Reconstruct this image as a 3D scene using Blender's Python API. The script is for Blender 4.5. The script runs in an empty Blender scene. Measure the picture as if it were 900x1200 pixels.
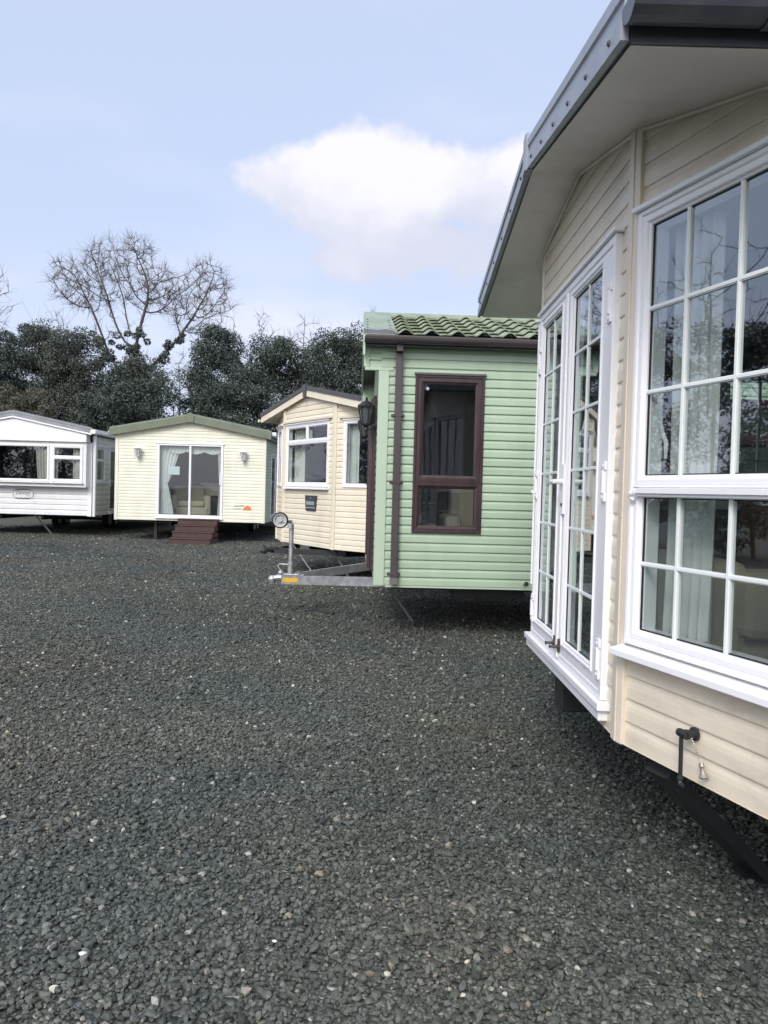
import bpy, math, random
import numpy as np
from mathutils import Vector, Matrix
random.seed(7); RNG = np.random.default_rng(11)
S = bpy.context.scene
COL = S.collection
rad = math.radians

# ------------------------------------------------------------------ materials
def newmat(name):
    m = bpy.data.materials.new(name); m.use_nodes = True
    nt = m.node_tree
    return m, nt, nt.nodes['Principled BSDF']

def N(nt, t, **kw):
    n = nt.nodes.new(t)
    for k, v in kw.items(): setattr(n, k, v)
    return n

def mat(name, col, rough=.5, metal=0, var=.08, scale=3., bump=0., bscale=60., dirt=None, dscale=1.2, dthr=.58, spec=.5, stretch=(1, 1, 1), streak=0.):
    """plain paint / plastic / metal with gentle tonal variation and optional dirt stains"""
    m, nt, b = newmat(name)
    b.inputs['Roughness'].default_value = rough
    b.inputs['Metallic'].default_value = metal
    b.inputs['Specular IOR Level'].default_value = spec
    tc = N(nt, 'ShaderNodeTexCoord'); mp = N(nt, 'ShaderNodeMapping')
    mp.inputs['Scale'].default_value = stretch
    nt.links.new(tc.outputs['Object'], mp.inputs['Vector'])
    n = N(nt, 'ShaderNodeTexNoise'); n.inputs['Scale'].default_value = scale; n.inputs['Detail'].default_value = 6
    nt.links.new(mp.outputs['Vector'], n.inputs['Vector'])
    r = N(nt, 'ShaderNodeValToRGB')
    r.color_ramp.elements[0].position = .3; r.color_ramp.elements[1].position = .7
    r.color_ramp.elements[0].color = tuple(c * (1 - var) for c in col) + (1,)
    r.color_ramp.elements[1].color = tuple(min(1, c * (1 + var)) for c in col) + (1,)
    nt.links.new(n.outputs['Fac'], r.inputs['Fac'])
    out = r.outputs['Color']
    if dirt:
        n2 = N(nt, 'ShaderNodeTexNoise'); n2.inputs['Scale'].default_value = dscale; n2.inputs['Detail'].default_value = 9; n2.inputs['Roughness'].default_value = .7
        nt.links.new(mp.outputs['Vector'], n2.inputs['Vector'])
        mr = N(nt, 'ShaderNodeMapRange'); mr.inputs['From Min'].default_value = dthr - .08; mr.inputs['From Max'].default_value = dthr + .16; mr.inputs['To Max'].default_value = .55
        nt.links.new(n2.outputs['Fac'], mr.inputs['Value'])
        mx = N(nt, 'ShaderNodeMix', data_type='RGBA')
        nt.links.new(mr.outputs['Result'], mx.inputs['Factor']); nt.links.new(out, mx.inputs['A']); mx.inputs['B'].default_value = tuple(dirt) + (1,)
        out = mx.outputs['Result']
    if streak:
        ms = N(nt, 'ShaderNodeMapping'); ms.inputs['Scale'].default_value = (3.2, 3.2, .3); nt.links.new(tc.outputs['Object'], ms.inputs['Vector'])
        ns = N(nt, 'ShaderNodeTexNoise'); ns.inputs['Scale'].default_value = 1.; ns.inputs['Detail'].default_value = 8; ns.inputs['Roughness'].default_value = .65
        nt.links.new(ms.outputs['Vector'], ns.inputs['Vector'])
        mq = N(nt, 'ShaderNodeMapRange'); mq.inputs['From Min'].default_value = .42; mq.inputs['From Max'].default_value = .72; mq.inputs['To Min'].default_value = 1.; mq.inputs['To Max'].default_value = 1 - streak * .75
        nt.links.new(ns.outputs['Fac'], mq.inputs['Value'])
        mm = N(nt, 'ShaderNodeMix', data_type='RGBA', blend_type='MULTIPLY'); mm.inputs['Factor'].default_value = 1
        nt.links.new(out, mm.inputs['A']); nt.links.new(mq.outputs['Result'], mm.inputs['B']); out = mm.outputs['Result']
    nt.links.new(out, b.inputs['Base Color'])
    rr = N(nt, 'ShaderNodeMapRange'); rr.inputs['To Min'].default_value = max(.05, rough - .08); rr.inputs['To Max'].default_value = min(1, rough + .1)
    nt.links.new(n.outputs['Fac'], rr.inputs['Value']); nt.links.new(rr.outputs['Result'], b.inputs['Roughness'])
    if bump:
        n3 = N(nt, 'ShaderNodeTexNoise'); n3.inputs['Scale'].default_value = bscale; n3.inputs['Detail'].default_value = 3
        nt.links.new(mp.outputs['Vector'], n3.inputs['Vector'])
        bp = N(nt, 'ShaderNodeBump'); bp.inputs['Strength'].default_value = bump; bp.inputs['Distance'].default_value = .01
        nt.links.new(n3.outputs['Fac'], bp.inputs['Height']); nt.links.new(bp.outputs['Normal'], b.inputs['Normal'])
    return m

def glass_mat(name, tint=(.72, .80, .78), ior=.15):
    m, nt, b = newmat(name); nt.nodes.remove(b)
    out = nt.nodes['Material Output']
    tr = N(nt, 'ShaderNodeBsdfTransparent'); tr.inputs['Color'].default_value = tuple(tint) + (1,)
    gl = N(nt, 'ShaderNodeBsdfGlossy'); gl.inputs['Roughness'].default_value = .015; gl.inputs['Color'].default_value = (.9, .95, 1, 1)
    lw = N(nt, 'ShaderNodeLayerWeight'); lw.inputs['Blend'].default_value = .5
    pw = N(nt, 'ShaderNodeMath', operation='POWER'); pw.inputs[1].default_value = 4.; nt.links.new(lw.outputs['Facing'], pw.inputs[0])
    fr = N(nt, 'ShaderNodeMapRange'); fr.inputs['To Min'].default_value = ior; fr.inputs['To Max'].default_value = 1.; nt.links.new(pw.outputs[0], fr.inputs['Value'])
    tc = N(nt, 'ShaderNodeTexCoord'); n = N(nt, 'ShaderNodeTexNoise'); n.inputs['Scale'].default_value = 1.1; n.inputs['Detail'].default_value = 1
    nt.links.new(tc.outputs['Object'], n.inputs['Vector'])
    bp = N(nt, 'ShaderNodeBump'); bp.inputs['Strength'].default_value = .12; bp.inputs['Distance'].default_value = .02
    nt.links.new(n.outputs['Fac'], bp.inputs['Height']); nt.links.new(bp.outputs['Normal'], gl.inputs['Normal'])
    mx = N(nt, 'ShaderNodeMixShader')
    nt.links.new(fr.outputs['Result'], mx.inputs['Fac']); nt.links.new(tr.outputs[0], mx.inputs[1]); nt.links.new(gl.outputs[0], mx.inputs[2])
    nt.links.new(mx.outputs[0], out.inputs['Surface'])
    return m

M = {}
M['cream'] = mat('cream_cladding', (.75, .675, .545), .36, streak=0.16, var=.05, dirt=(.40, .35, .27), dscale=2.2, dthr=.62, stretch=(1, 1, 2))
M['cream_trim'] = mat('cream_trim', (.72, .64, .52), .42, var=.04, dirt=(.42, .36, .27), dscale=5, dthr=.64)
M['soffit'] = mat('soffit_board', (.76, .71, .68), .34, streak=0.0, var=.07, scale=1.5, dirt=(.38, .36, .32), dscale=1.6, dthr=.56)
M['cream2'] = mat('warm_cream_cladding', (.80, .73, .585), .45, streak=0.14, var=.05, dirt=(.5, .42, .3), dscale=1.5, dthr=.63)
M['green'] = mat('green_cladding', (.385, .50, .365), .42, streak=0.2, var=.05, dirt=(.22, .33, .22), dscale=1.4, dthr=.6, stretch=(1, .4, 2))
M['green_trim'] = mat('green_trim', (.43, .54, .41), .45, var=.05, dirt=(.25, .35, .24), dscale=3, dthr=.62)
M['green_flash'] = mat('green_flashing', (.26, .32, .23), .5, var=.12, scale=5, dirt=(.14, .16, .13), dscale=3, dthr=.52)
M['green_tile'] = mat('green_roof_tile', (.28, .32, .225), .6, var=.15, scale=9, dirt=(.16, .19, .12), dscale=4, dthr=.55)
M['yellow'] = mat('pale_yellow_cladding', (.76, .75, .62), .45, streak=0.14, var=.04, dirt=(.52, .52, .36), dscale=1.2, dthr=.6)
M['sage_dull'] = mat('sage_side_cladding', (.44, .49, .38), .55, var=.06, dirt=(.25, .28, .2), dscale=1.2, dthr=.58)
M['olive'] = mat('olive_fascia', (.15, .175, .12), .5, var=.1, dirt=(.08, .09, .07), dscale=2, dthr=.6)
M['white_clad'] = mat('white_cladding', (.80, .80, .81), .42, streak=0.12, var=.03, dirt=(.5, .5, .48), dscale=1.3, dthr=.63)
M['white'] = mat('white_upvc', (.84, .84, .86), .28, var=.02, scale=2, dirt=(.60, .59, .56), dscale=6, dthr=.68)
M['white_bar'] = mat('white_glazing_bar', (.78, .82, .81), .35, var=.02)
M['gasket'] = mat('black_gasket', (.012, .012, .013), .6, var=.1)
M['brown'] = mat('brown_woodgrain_upvc', (.044, .025, .027), .32, var=.22, scale=20, stretch=(1, 1, .15), spec=.5)
M['brown_gut'] = mat('brown_gutter_plastic', (.066, .053, .056), .38, var=.1)
M['grey_gut'] = mat('dark_grey_gutter', (.060, .065, .082), .35, var=.15, dirt=(.12, .12, .13), dscale=6, dthr=.55)
M['grey_metal'] = mat('grey_painted_steel', (.30, .33, .38), .38, var=.12, scale=6, dirt=(.16, .17, .18), dscale=5, dthr=.56, stretch=(1, 1, 1))
M['grey_tile'] = mat('grey_roof_tile', (.17, .18, .20), .5, var=.12, scale=6, dirt=(.08, .09, .08), dscale=3, dthr=.56)
M['grey_roof'] = mat('grey_sheet_roof', (.27, .29, .31), .45, var=.1, scale=3, dirt=(.13, .14, .14), dscale=2, dthr=.55)
M['dark_fascia'] = mat('dark_grey_fascia', (.085, .085, .088), .5, var=.12)
M['galv'] = mat('galvanised_steel', (.46, .48, .49), .42, metal=.65, var=.22, scale=14, dirt=(.25, .25, .24), dscale=6, dthr=.52)
M['alloy'] = mat('grey_plastic_rim', (.42, .43, .44), .45, var=.1)
M['black'] = mat('black_painted_steel', (.018, .019, .02), .5, var=.2, dirt=(.06, .04, .03), dscale=8, dthr=.66)
M['legsteel'] = mat('grey_steady_steel', (.16, .17, .17), .55, metal=.2, var=.2, dirt=(.12, .07, .04), dscale=7, dthr=.62)
M['under'] = mat('dark_underfloor', (.02, .02, .02), .8, var=.2)
M['rubber'] = mat('tyre_rubber', (.02, .02, .021), .7, var=.2)
M['curtain'] = mat('white_curtain_cloth', (.74, .74, .72), .9, var=.05, scale=6)
M['curtain2'] = mat('ivory_curtain_cloth', (.66, .64, .57), .9, var=.06, scale=6)
M['sofa'] = mat('beige_sofa_cloth', (.62, .53, .40), .85, var=.08, bump=.2)
M['sofa2'] = mat('grey_brown_sofa_cloth', (.26, .22, .19), .9, var=.1, bump=.2)
M['wood'] = mat('interior_wood', (.22, .13, .07), .45, var=.25, scale=5, stretch=(1, 1, .15))
M['carpet'] = mat('interior_carpet', (.09, .075, .06), .95, var=.15, scale=20)
M['inner'] = mat('interior_lining', (.21, .19, .165), .8, var=.06)
M['steps'] = mat('brown_step_plastic', (.066, .034, .031), .6, var=.22, scale=8, dirt=(.09, .07, .06), dscale=6, dthr=.62)
M['paper'] = mat('paper', (.74, .82, .86), .8, var=.02)
M['orange'] = mat('orange_decal', (.72, .24, .10), .6, var=.3, scale=25)
M['decal'] = mat('grey_decal', (.18, .19, .20), .6, var=.1)
M['plaque'] = mat('dark_plaque', (.045, .052, .062), .35, var=.1)
M['plaque_mark'] = mat('plaque_silver_print', (.32, .36, .40), .4, var=.15)
M['yellow_label'] = mat('amber_label', (.62, .38, .04), .5, var=.15, scale=60)
M['chain'] = mat('dull_chain_metal', (.36, .32, .28), .45, metal=.6, var=.2)
M['hook'] = mat('bronze_hook', (.08, .06, .05), .4, metal=.4, var=.2)
M['glass'] = glass_mat('window_glass', tint=(.80, .87, .86), ior=.25)
M['glass_mid'] = glass_mat('clear_window_glass', tint=(.74, .80, .79), ior=.08)
M['glass_dark'] = glass_mat('tinted_window_glass', tint=(.68, .73, .73), ior=.13)
M['lampglass'] = mat('frosted_lamp_glass', (.50, .48, .42), .2, var=.05)
M['lampsmoke'] = mat('smoked_lamp_glass', (.10, .11, .12), .12, var=.1)
M['bark'] = mat('grey_bark', (.085, .078, .07), .9, var=.3, scale=2.5, bump=.5, bscale=8)
M['twig'] = mat('twig_bark', (.115, .10, .088), .9, var=.25, scale=1)

def leaf_mat(name, c0, c1, rough=.45):
    m, nt, b = newmat(name)
    at = N(nt, 'ShaderNodeAttribute', attribute_name='tone')
    r = N(nt, 'ShaderNodeValToRGB')
    r.color_ramp.elements[0].color = c0 + (1,); r.color_ramp.elements[1].color = c1 + (1,)
    nt.links.new(at.outputs['Fac'], r.inputs['Fac']); nt.links.new(r.outputs['Color'], b.inputs['Base Color'])
    b.inputs['Roughness'].default_value = rough
    return m
M['ivy'] = leaf_mat('ivy_leaves', (.038, .053, .045), (.080, .104, .082), .5)
M['ivy2'] = leaf_mat('greyish_leaves', (.042, .053, .042), (.098, .114, .086), .6)
M['scrub'] = leaf_mat('brown_scrub_leaves', (.058, .058, .042), (.145, .138, .105), .7)

# ------------------------------------------------------------------ mesh helpers
def tag(o, label=None, cat=None, group=None, kind=None):
    if label: o['label'] = label
    if cat: o['category'] = cat
    if group: o['group'] = group
    if kind: o['kind'] = kind
    return o

def empty(name, loc, rz=0, label=None, cat=None, group=None):
    o = bpy.data.objects.new(name, None); COL.objects.link(o)
    o.location = loc; o.rotation_euler = (0, 0, rz); o.empty_display_size = .2
    return tag(o, label, cat, group)

def fast_mesh(name, V, Fc, material, parent=None, tone=None, smooth=False):
    V = np.asarray(V, np.float32); Fc = np.asarray(Fc, np.int32)
    me = bpy.data.meshes.new(name); k = Fc.shape[1]
    me.vertices.add(len(V)); me.vertices.foreach_set('co', V.ravel())
    me.loops.add(Fc.size); me.loops.foreach_set('vertex_index', Fc.ravel())
    me.polygons.add(len(Fc)); me.polygons.foreach_set('loop_start', np.arange(0, Fc.size, k, dtype=np.int32))
    try: me.polygons.foreach_set('loop_total', np.full(len(Fc), k, np.int32))
    except Exception: pass
    if tone is not None:
        a = me.attributes.new('tone', 'FLOAT', 'POINT'); a.data.foreach_set('value', np.asarray(tone, np.float32))
    me.polygons.foreach_set('use_smooth', np.full(len(Fc), smooth, bool))
    me.update(calc_edges=True); me.validate()
    me.materials.append(material)
    o = bpy.data.objects.new(name, me); COL.objects.link(o)
    if parent: o.parent = parent
    return o

class Fr:
    """a vertical plane seen from outside: u to the right, o outward, z up"""
    def __init__(s, p0, p1=None, d=None):
        s.p = Vector((p0[0], p0[1], 0))
        if d is None: d = Vector((p1[0] - p0[0], p1[1] - p0[1], 0))
        else: d = Vector((d[0], d[1], 0))
        s.L = d.length; s.d = d.normalized(); s.n = Vector((s.d.y, -s.d.x, 0))
    def P(s, u, o, z):
        return s.p + s.d * u + s.n * o + Vector((0, 0, z))
ID = Fr((0, 0), d=(1, 0))       # u = x, o = -y

class MB:
    def __init__(s): s.v = []; s.f = []
    def add(s, pts, faces):
        b = len(s.v); s.v += [tuple(p) for p in pts]; s.f += [tuple(b + i for i in f) for f in faces]; return s
    def box(s, fr, u0, u1, o0, o1, z0, z1):
        if u0 > u1: u0, u1 = u1, u0
        if o0 > o1: o0, o1 = o1, o0
        p = [fr.P(u, o, z) for z in (z0, z1) for (u, o) in ((u0, o0), (u1, o0), (u1, o1), (u0, o1))]
        return s.add(p, [(0, 1, 2, 3), (7, 6, 5, 4), (0, 4, 5, 1), (1, 5, 6, 2), (2, 6, 7, 3), (3, 7, 4, 0)])
    def wbox(s, x0, x1, y0, y1, z0, z1):
        p = [(x, y, z) for z in (z0, z1) for (x, y) in ((x0, y0), (x1, y0), (x1, y1), (x0, y1))]
        return s.add(p, [(3, 2, 1, 0), (4, 5, 6, 7), (0, 1, 5, 4), (1, 2, 6, 5), (2, 3, 7, 6), (3, 0, 4, 7)])
    def beam(s, a, b, w, h, up=(0, 0, 1)):
        a = Vector(a); b = Vector(b); t = (b - a).normalized(); up = Vector(up)
        r = t.cross(up).normalized(); q = r.cross(t).normalized()
        p = [c + r * (i * w / 2) + q * (j * h / 2) for c in (a, b) for (i, j) in ((-1, -1), (1, -1), (1, 1), (-1, 1))]
        return s.add(p, [(3, 2, 1, 0), (4, 5, 6, 7), (0, 1, 5, 4), (1, 2, 6, 5), (2, 3, 7, 6), (3, 0, 4, 7)])
    def ring(s, fr, u0, u1, z0, z1, prof):
        """mitred rectangular frame; prof = [(inset, out), ...] from outer edge inwards"""
        pts = []
        for (i, o) in prof:
            pts += [fr.P(u0 + i, o, z0 + i), fr.P(u1 - i, o, z0 + i), fr.P(u1 - i, o, z1 - i), fr.P(u0 + i, o, z1 - i)]
        fs = []
        for k in range(len(prof) - 1):
            for j in range(4):
                a = k * 4 + j; b = k * 4 + (j + 1) % 4
                fs.append((a, b, b + 4, a + 4))
        return s.add(pts, fs)
    def tube(s, pts, r, n=8, cap=True):
        pts = [Vector(p) for p in pts]; rs = r if isinstance(r, (list, tuple)) else [r] * len(pts)
        b = len(s.v); ref = Vector((0, 0, 1)); prev = None
        for i, p in enumerate(pts):
            t = (pts[min(i + 1, len(pts) - 1)] - pts[max(i - 1, 0)]).normalized()
            if prev is None:
                x = t.cross(ref)
                if x.length < .05: x = t.cross(Vector((1, 0, 0)))
            else: x = prev - t * prev.dot(t)
            x.normalize(); prev = x; y = t.cross(x)
            for k in range(n):
                a = 2 * math.pi * k / n
                s.v.append(tuple(p + (x * math.cos(a) + y * math.sin(a)) * rs[i]))
        for i in range(len(pts) - 1):
            for k in range(n):
                a = b + i * n + k; c = b + i * n + (k + 1) % n
                s.f.append((a, c, c + n, a + n))
        if cap:
            s.f.append(tuple(b + k for k in reversed(range(n)))); e = b + (len(pts) - 1) * n
            s.f.append(tuple(e + k for k in range(n)))
        return s
    def lathe(s, c, prof, n=14, axis=(0, 0, 1), cap=True):
        ax = Vector(axis).normalized(); x = ax.orthogonal().normalized(); y = ax.cross(x); c = Vector(c); b = len(s.v)
        for (r, h) in prof:
            for k in range(n):
                a = 2 * math.pi * k / n
                s.v.append(tuple(c + ax * h + (x * math.cos(a) + y * math.sin(a)) * max(r, .0005)))
        for i in range(len(prof) - 1):
            for k in range(n):
                a = b + i * n + k; d = b + i * n + (k + 1) % n
                s.f.append((a, d, d + n, a + n))
        if not cap: return s
        s.f.append(tuple(b + k for k in reversed(range(n)))); e = b + (len(prof) - 1) * n
        s.f.append(tuple(e + k for k in range(n)))
        return s
    def extrude(s, poly, y0s, y1s):
        """poly = [(x,z)], prism between y0 and y1 (numbers or per-point lists)"""
        n = len(poly)
        y0s = y0s if isinstance(y0s, (list, tuple)) else [y0s] * n
        y1s = y1s if isinstance(y1s, (list, tuple)) else [y1s] * n
        p = [(x, y, z) for (x, z), y in zip(poly, y0s)] + [(x, y, z) for (x, z), y in zip(poly, y1s)]
        f = [(i, (i + 1) % n, (i + 1) % n + n, i + n) for i in range(n)]
        f += [tuple(reversed(range(n))), tuple(range(n, 2 * n))]
        return s.add(p, f)
    def build(s, name, m, parent=None, bevel=0, smooth=False, label=None):
        me = bpy.data.meshes.new(name); me.from_pydata(s.v, [], s.f); me.update()
        me.materials.append(m)
        if smooth: me.polygons.foreach_set('use_smooth', np.ones(len(me.polygons), bool))
        o = bpy.data.objects.new(name, me); COL.objects.link(o)
        if parent: o.parent = parent
        if bevel:
            md = o.modifiers.new('edge_bevel', 'BEVEL'); md.width = bevel; md.segments = 2; md.limit_method = 'ANGLE'; md.angle_limit = rad(40)
        if label: o['label'] = label
        return o

def text(name, body, fr, u, o, z, size, m, parent, shear=0., ext=.001, align='CENTER'):
    c = bpy.data.curves.new(name, 'FONT'); c.body = body; c.size = size; c.extrude = ext; c.shear = shear
    c.align_x = align; c.align_y = 'CENTER'; c.materials.append(m)
    tmp = bpy.data.objects.new('tmp', c); COL.objects.link(tmp); bpy.context.view_layer.update()
    me = bpy.data.meshes.new_from_object(tmp.evaluated_get(bpy.context.evaluated_depsgraph_get())); bpy.data.objects.remove(tmp)
    me.materials.clear(); me.materials.append(m)
    ob = bpy.data.objects.new(name, me); COL.objects.link(ob); ob.parent = parent
    R = Matrix((fr.d, Vector((0, 0, 1)), fr.n)).transposed()
    ob.matrix_local = Matrix.Translation(fr.P(u, o, z)) @ R.to_4x4()
    return ob

# ------------------------------------------------------------------ cladding
PROF = [(0, .014), (.06, .0155), (.62, .013), (.72, .010), (.80, .004), (.87, .001), (1.0, .0005)]
def clad(mb, fr, z0, knots, holes=(), pitch=.0908, amp=1., u0=0., u1=None):
    """lapped boards on plane fr from z0 up to the piecewise-linear top edge knots [(u, z)], leaving rectangular holes"""
    u1 = fr.L if u1 is None else u1
    ztop = max(k[1] for k in knots)
    def interval(z):
        lo, hi = None, None
        for (a, za), (b, zb) in zip(knots[:-1], knots[1:]):
            if max(za, zb) < z: continue
            for (p, zp, q, zq) in ((a, za, b, zb),):
                l = p if zp >= z else p + (q - p) * (z - zp) / (zq - zp)
                h = q if zq >= z else p + (q - p) * (z - zp) / (zq - zp)
                lo = l if lo is None else min(lo, l); hi = h if hi is None else max(hi, h)
        if lo is None:
            k = max(knots, key=lambda t: t[1]); return k[0], k[0]
        return max(lo, u0), min(hi, u1)
    def outs(z, side):
        t = ((z - z0) / pitch) % 1.0
        if side < 0 and t < 1e-6: t = 1.
        if side > 0 and t > 1 - 1e-6: t = 0.
        for (a, oa), (b, ob) in zip(PROF[:-1], PROF[1:]):
            if a - 1e-9 <= t <= b + 1e-9: return amp * (oa + (ob - oa) * (t - a) / (b - a))
        return 0
    zs = set([z0, ztop]); k = 0
    while z0 + k * pitch < ztop:
        for t, _ in PROF: zs.add(round(z0 + (k + t) * pitch, 5))
        k += 1
    for h in holes: zs.add(h[2]); zs.add(h[3])
    for kk in knots: zs.add(kk[1])
    zs = sorted(z for z in zs if z0 <= z <= ztop + 1e-9)
    zz = [zs[0]]
    for z in zs[1:]:
        if z - zz[-1] > 2e-4: zz.append(z)
    last = None
    for a, b in zip(zz[:-1], zz[1:]):
        mid = (a + b) / 2
        spans = [[(u0, u1)]][0]
        for h in holes:
            if h[2] < mid < h[3]:
                ns = []
                for (p, q) in spans:
                    if h[1] <= p or h[0] >= q: ns.append((p, q)); continue
                    if h[0] > p: ns.append((p, h[0]))
                    if h[1] < q: ns.append((h[1], q))
                spans = ns
        la, ha = interval(a); lb, hb = interval(b)
        oa, ob = outs(a, 1), outs(b, -1)
        for (p, q) in spans:
            pa, qa, pb, qb = max(p, la), min(q, ha), max(p, lb), min(q, hb)
            if qa - pa < 1e-5 and qb - pb < 1e-5: continue
            if qa < pa: pa = qa = (pa + qa) / 2
            if qb < pb: pb = qb = (pb + qb) / 2
            mb.add([fr.P(pa, oa, a), fr.P(qa, oa, a), fr.P(qb, ob, b), fr.P(pb, ob, b)], [(0, 1, 2, 3)])
            o_prev = outs(a, -1)
            if abs(oa - o_prev) > .003:
                mb.add([fr.P(pa, o_prev, a), fr.P(qa, o_prev, a), fr.P(qa, oa, a), fr.P(pa, oa, a)], [(0, 1, 2, 3)])
    return mb

def inner_wall(mb, fr, z0, knots, holes, o=-.05):
    """smooth inner lining a little behind the cladding, with the same holes"""
    zs = sorted(set([z0] + [k[1] for k in knots] + [h[2] for h in holes] + [h[3] for h in holes]))
    z1 = min(k[1] for k in knots)
    zs = [z for z in zs if z <= z1 + 1e-6]
    for a, b in zip(zs[:-1], zs[1:]):
        spans = [(0, fr.L)]
        for h in holes:
            if h[2] - 1e-6 <= a and b <= h[3] + 1e-6:
                ns = []
                for (p, q) in spans:
                    if h[1] <= p or h[0] >= q: ns.append((p, q)); continue
                    if h[0] > p: ns.append((p, h[0]))
                    if h[1] < q: ns.append((h[1], q))
                spans = ns
        for (p, q) in spans:
            mb.add([fr.P(p, o, a), fr.P(q, o, a), fr.P(q, o, b), fr.P(p, o, b)], [(0, 1, 2, 3)])

# ------------------------------------------------------------------ windows
def window(fr, parent, u0, u1, z0, z1, sashes, m='white', name='window', fw=.03, sw=.04, out=.03, bars=None, gl='glass', head=True, sill=True, sub=None, depth=-.07, barw=.018):
    """sashes: list of (u0,u1,z0,z1) tiles inside the frame; bars: per sash (cols, rows)"""
    mb = MB()
    mb.ring(fr, u0, u1, z0, z1, [(0, depth), (0, out), (fw * .8, out), (fw, out - .008), (fw, depth), (0, depth)])
    iu0, iu1, iz0, iz1 = u0 + fw, u1 - fw, z0 + fw, z1 - fw
    panes = MB(); gk = MB(); br = MB(); has = False
    for k, sh in enumerate(sashes):
        a0, a1, b0, b1 = sh[:4]
        o1 = out - .006
        mb.ring(fr, a0, a1, b0, b1, [(0, depth), (0, o1), (sw * .62, o1), (sw * .8, o1 - .010), (sw, o1 - .014), (sw, depth), (0, depth)])
        g = (a0 + sw, a1 - sw, b0 + sw, b1 - sw)
        gk.ring(fr, g[0], g[1], g[2], g[3], [(-.002, -.004), (-.002, .004), (.0045, .003), (.0045, -.004)])
        panes.add([fr.P(g[0] - .01, 0, g[2] - .01), fr.P(g[1] + .01, 0, g[2] - .01), fr.P(g[1] + .01, 0, g[3] + .01), fr.P(g[0] - .01, 0, g[3] + .01)], [(0, 1, 2, 3)])
        if bars:
            nc, nr = bars[k]; w = barw / 2
            for c in (nc if isinstance(nc, tuple) else [g[0] + (g[1] - g[0]) * i / nc for i in range(1, nc)]):
                has = True
                br.box(fr, c - w, c + w, -.010, .0085, g[2], g[3]); br.box(fr, c - w * .55, c + w * .55, .0087, .012, g[2], g[3])
            for i in range(1, nr):
                c = g[2] + (g[3] - g[2]) * i / nr; has = True
                br.box(fr, g[0], g[1], -.009, .0075, c - w, c + w); br.box(fr, g[0], g[1], .0077, .0115, c - w * .55, c + w * .55)
    # infill between tiles
    if len(sashes) > 1:
        for i, a in enumerate(sashes):
            for b in sashes[i + 1:]:
                if abs(a[2] - b[3]) < .12 and a[2] > b[3] + 1e-4 and min(a[1], b[1]) > max(a[0], b[0]): mb.box(fr, max(a[0], b[0]), min(a[1], b[1]), depth + .002, out - .002, b[3], a[2])
                if abs(b[2] - a[3]) < .12 and b[2] > a[3] + 1e-4 and min(a[1], b[1]) > max(a[0], b[0]): mb.box(fr, max(a[0], b[0]), min(a[1], b[1]), depth + .002, out - .002, a[3], b[2])
                if abs(b[0] - a[1]) < .12 and b[0] > a[1] + 1e-4 and min(a[3], b[3]) > max(a[2], b[2]): mb.box(fr, a[1], b[0], depth + .002, out - .002, max(a[2], b[2]), min(a[3], b[3]))
    if head: mb.box(fr, u0 - .02, u1 + .02, 0, out + .018, z1 + .001, z1 + .02)
    if sill:
        mb.add([fr.P(u, o, z) for u in (u0 - .03, u1 + .03) for (o, z) in ((-.02, z0 - .004), (out + .045, z0 - .022), (out + .045, z0 - .048), (-.02, z0 - .048))],
               [(0, 1, 5, 4), (1, 2, 6, 5), (2, 3, 7, 6), (3, 0, 4, 7), (3, 2, 1, 0), (4, 5, 6, 7)])
    w = mb.build(name, M[m], parent, bevel=.003)
    gk.build('gasket', M['gasket'], w); panes.build('pane', M[gl], w)
    if has: br.build('glazing_bar', M['white_bar'], w)
    return w

def split2(u0, u1, z0, z1, fw, zs, gap=.0):
    return [(u0 + fw, u1 - fw, zs + gap, z1 - fw), (u0 + fw, u1 - fw, z0 + fw, zs - gap)]

def curtain(fr, u0, u1, z0, z1, o, label, m='curtain', waist=None, side=0, folds=5, group=None, parent_t=None):
    """hanging cloth with folds; waist=(z, width) pinches it to a tie-back on the given side"""
    nu, nz = folds * 8, 18
    V = []; Fq = []
    for j in range(nz + 1):
        z = z0 + (z1 - z0) * j / nz
        wf = 1.
        if waist:
            t = abs(z - waist[0]) / max(z1 - waist[0], .01) if z > waist[0] else abs(z - waist[0]) / max(waist[0] - z0, .01) * .45
            wf = waist[1] + (1 - waist[1]) * min(1, t) ** .8
        for i in range(nu + 1):
            t = i / nu
            u = (u0 + (u1 - u0) * wf * t) if side <= 0 else (u1 - (u1 - u0) * wf * (1 - t))
            oo = o + .022 * math.sin(t * folds * 2 * math.pi + .3 * math.sin(z * 3)) + .008 * math.sin(t * 31 + z * 2)
            V.append(tuple(fr.P(u, oo, z)))
    for j in range(nz):
        for i in range(nu):
            a = j * (nu + 1) + i
            Fq.append((a, a + 1, a + nu + 2, a + nu + 1))
    o_ = fast_mesh('curtain', V, Fq, M[m], None, smooth=True)
    if parent_t: o_.matrix_world = parent_t
    return tag(o_, label, 'curtain', group)

# ------------------------------------------------------------------ common caravan pieces
def mat_of(e): return Matrix.Translation(e.location) @ Matrix.Rotation(e.rotation_euler.z, 4, 'Z')
def w2l(e, p): return mat_of(e).inverted() @ Vector(p)

def wheel_part(parent, c, r=.31, w=.17, ax=(1, 0, 0)):
    t = MB(); t.lathe(c, [(r * .62, -w / 2), (r * .95, -w / 2), (r, -w / 2 + .03), (r, w / 2 - .03), (r * .95, w / 2), (r * .62, w / 2)], 28, ax)
    o = t.build('wheel', M['rubber'], parent, smooth=False)
    MB().lathe(c, [(r * .3, -w / 2 - .004), (r * .6, -w / 2 - .006), (r * .61, w / 2 + .006), (r * .3, w / 2 + .004)], 20, ax).build('rim', M['galv'], o)

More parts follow.
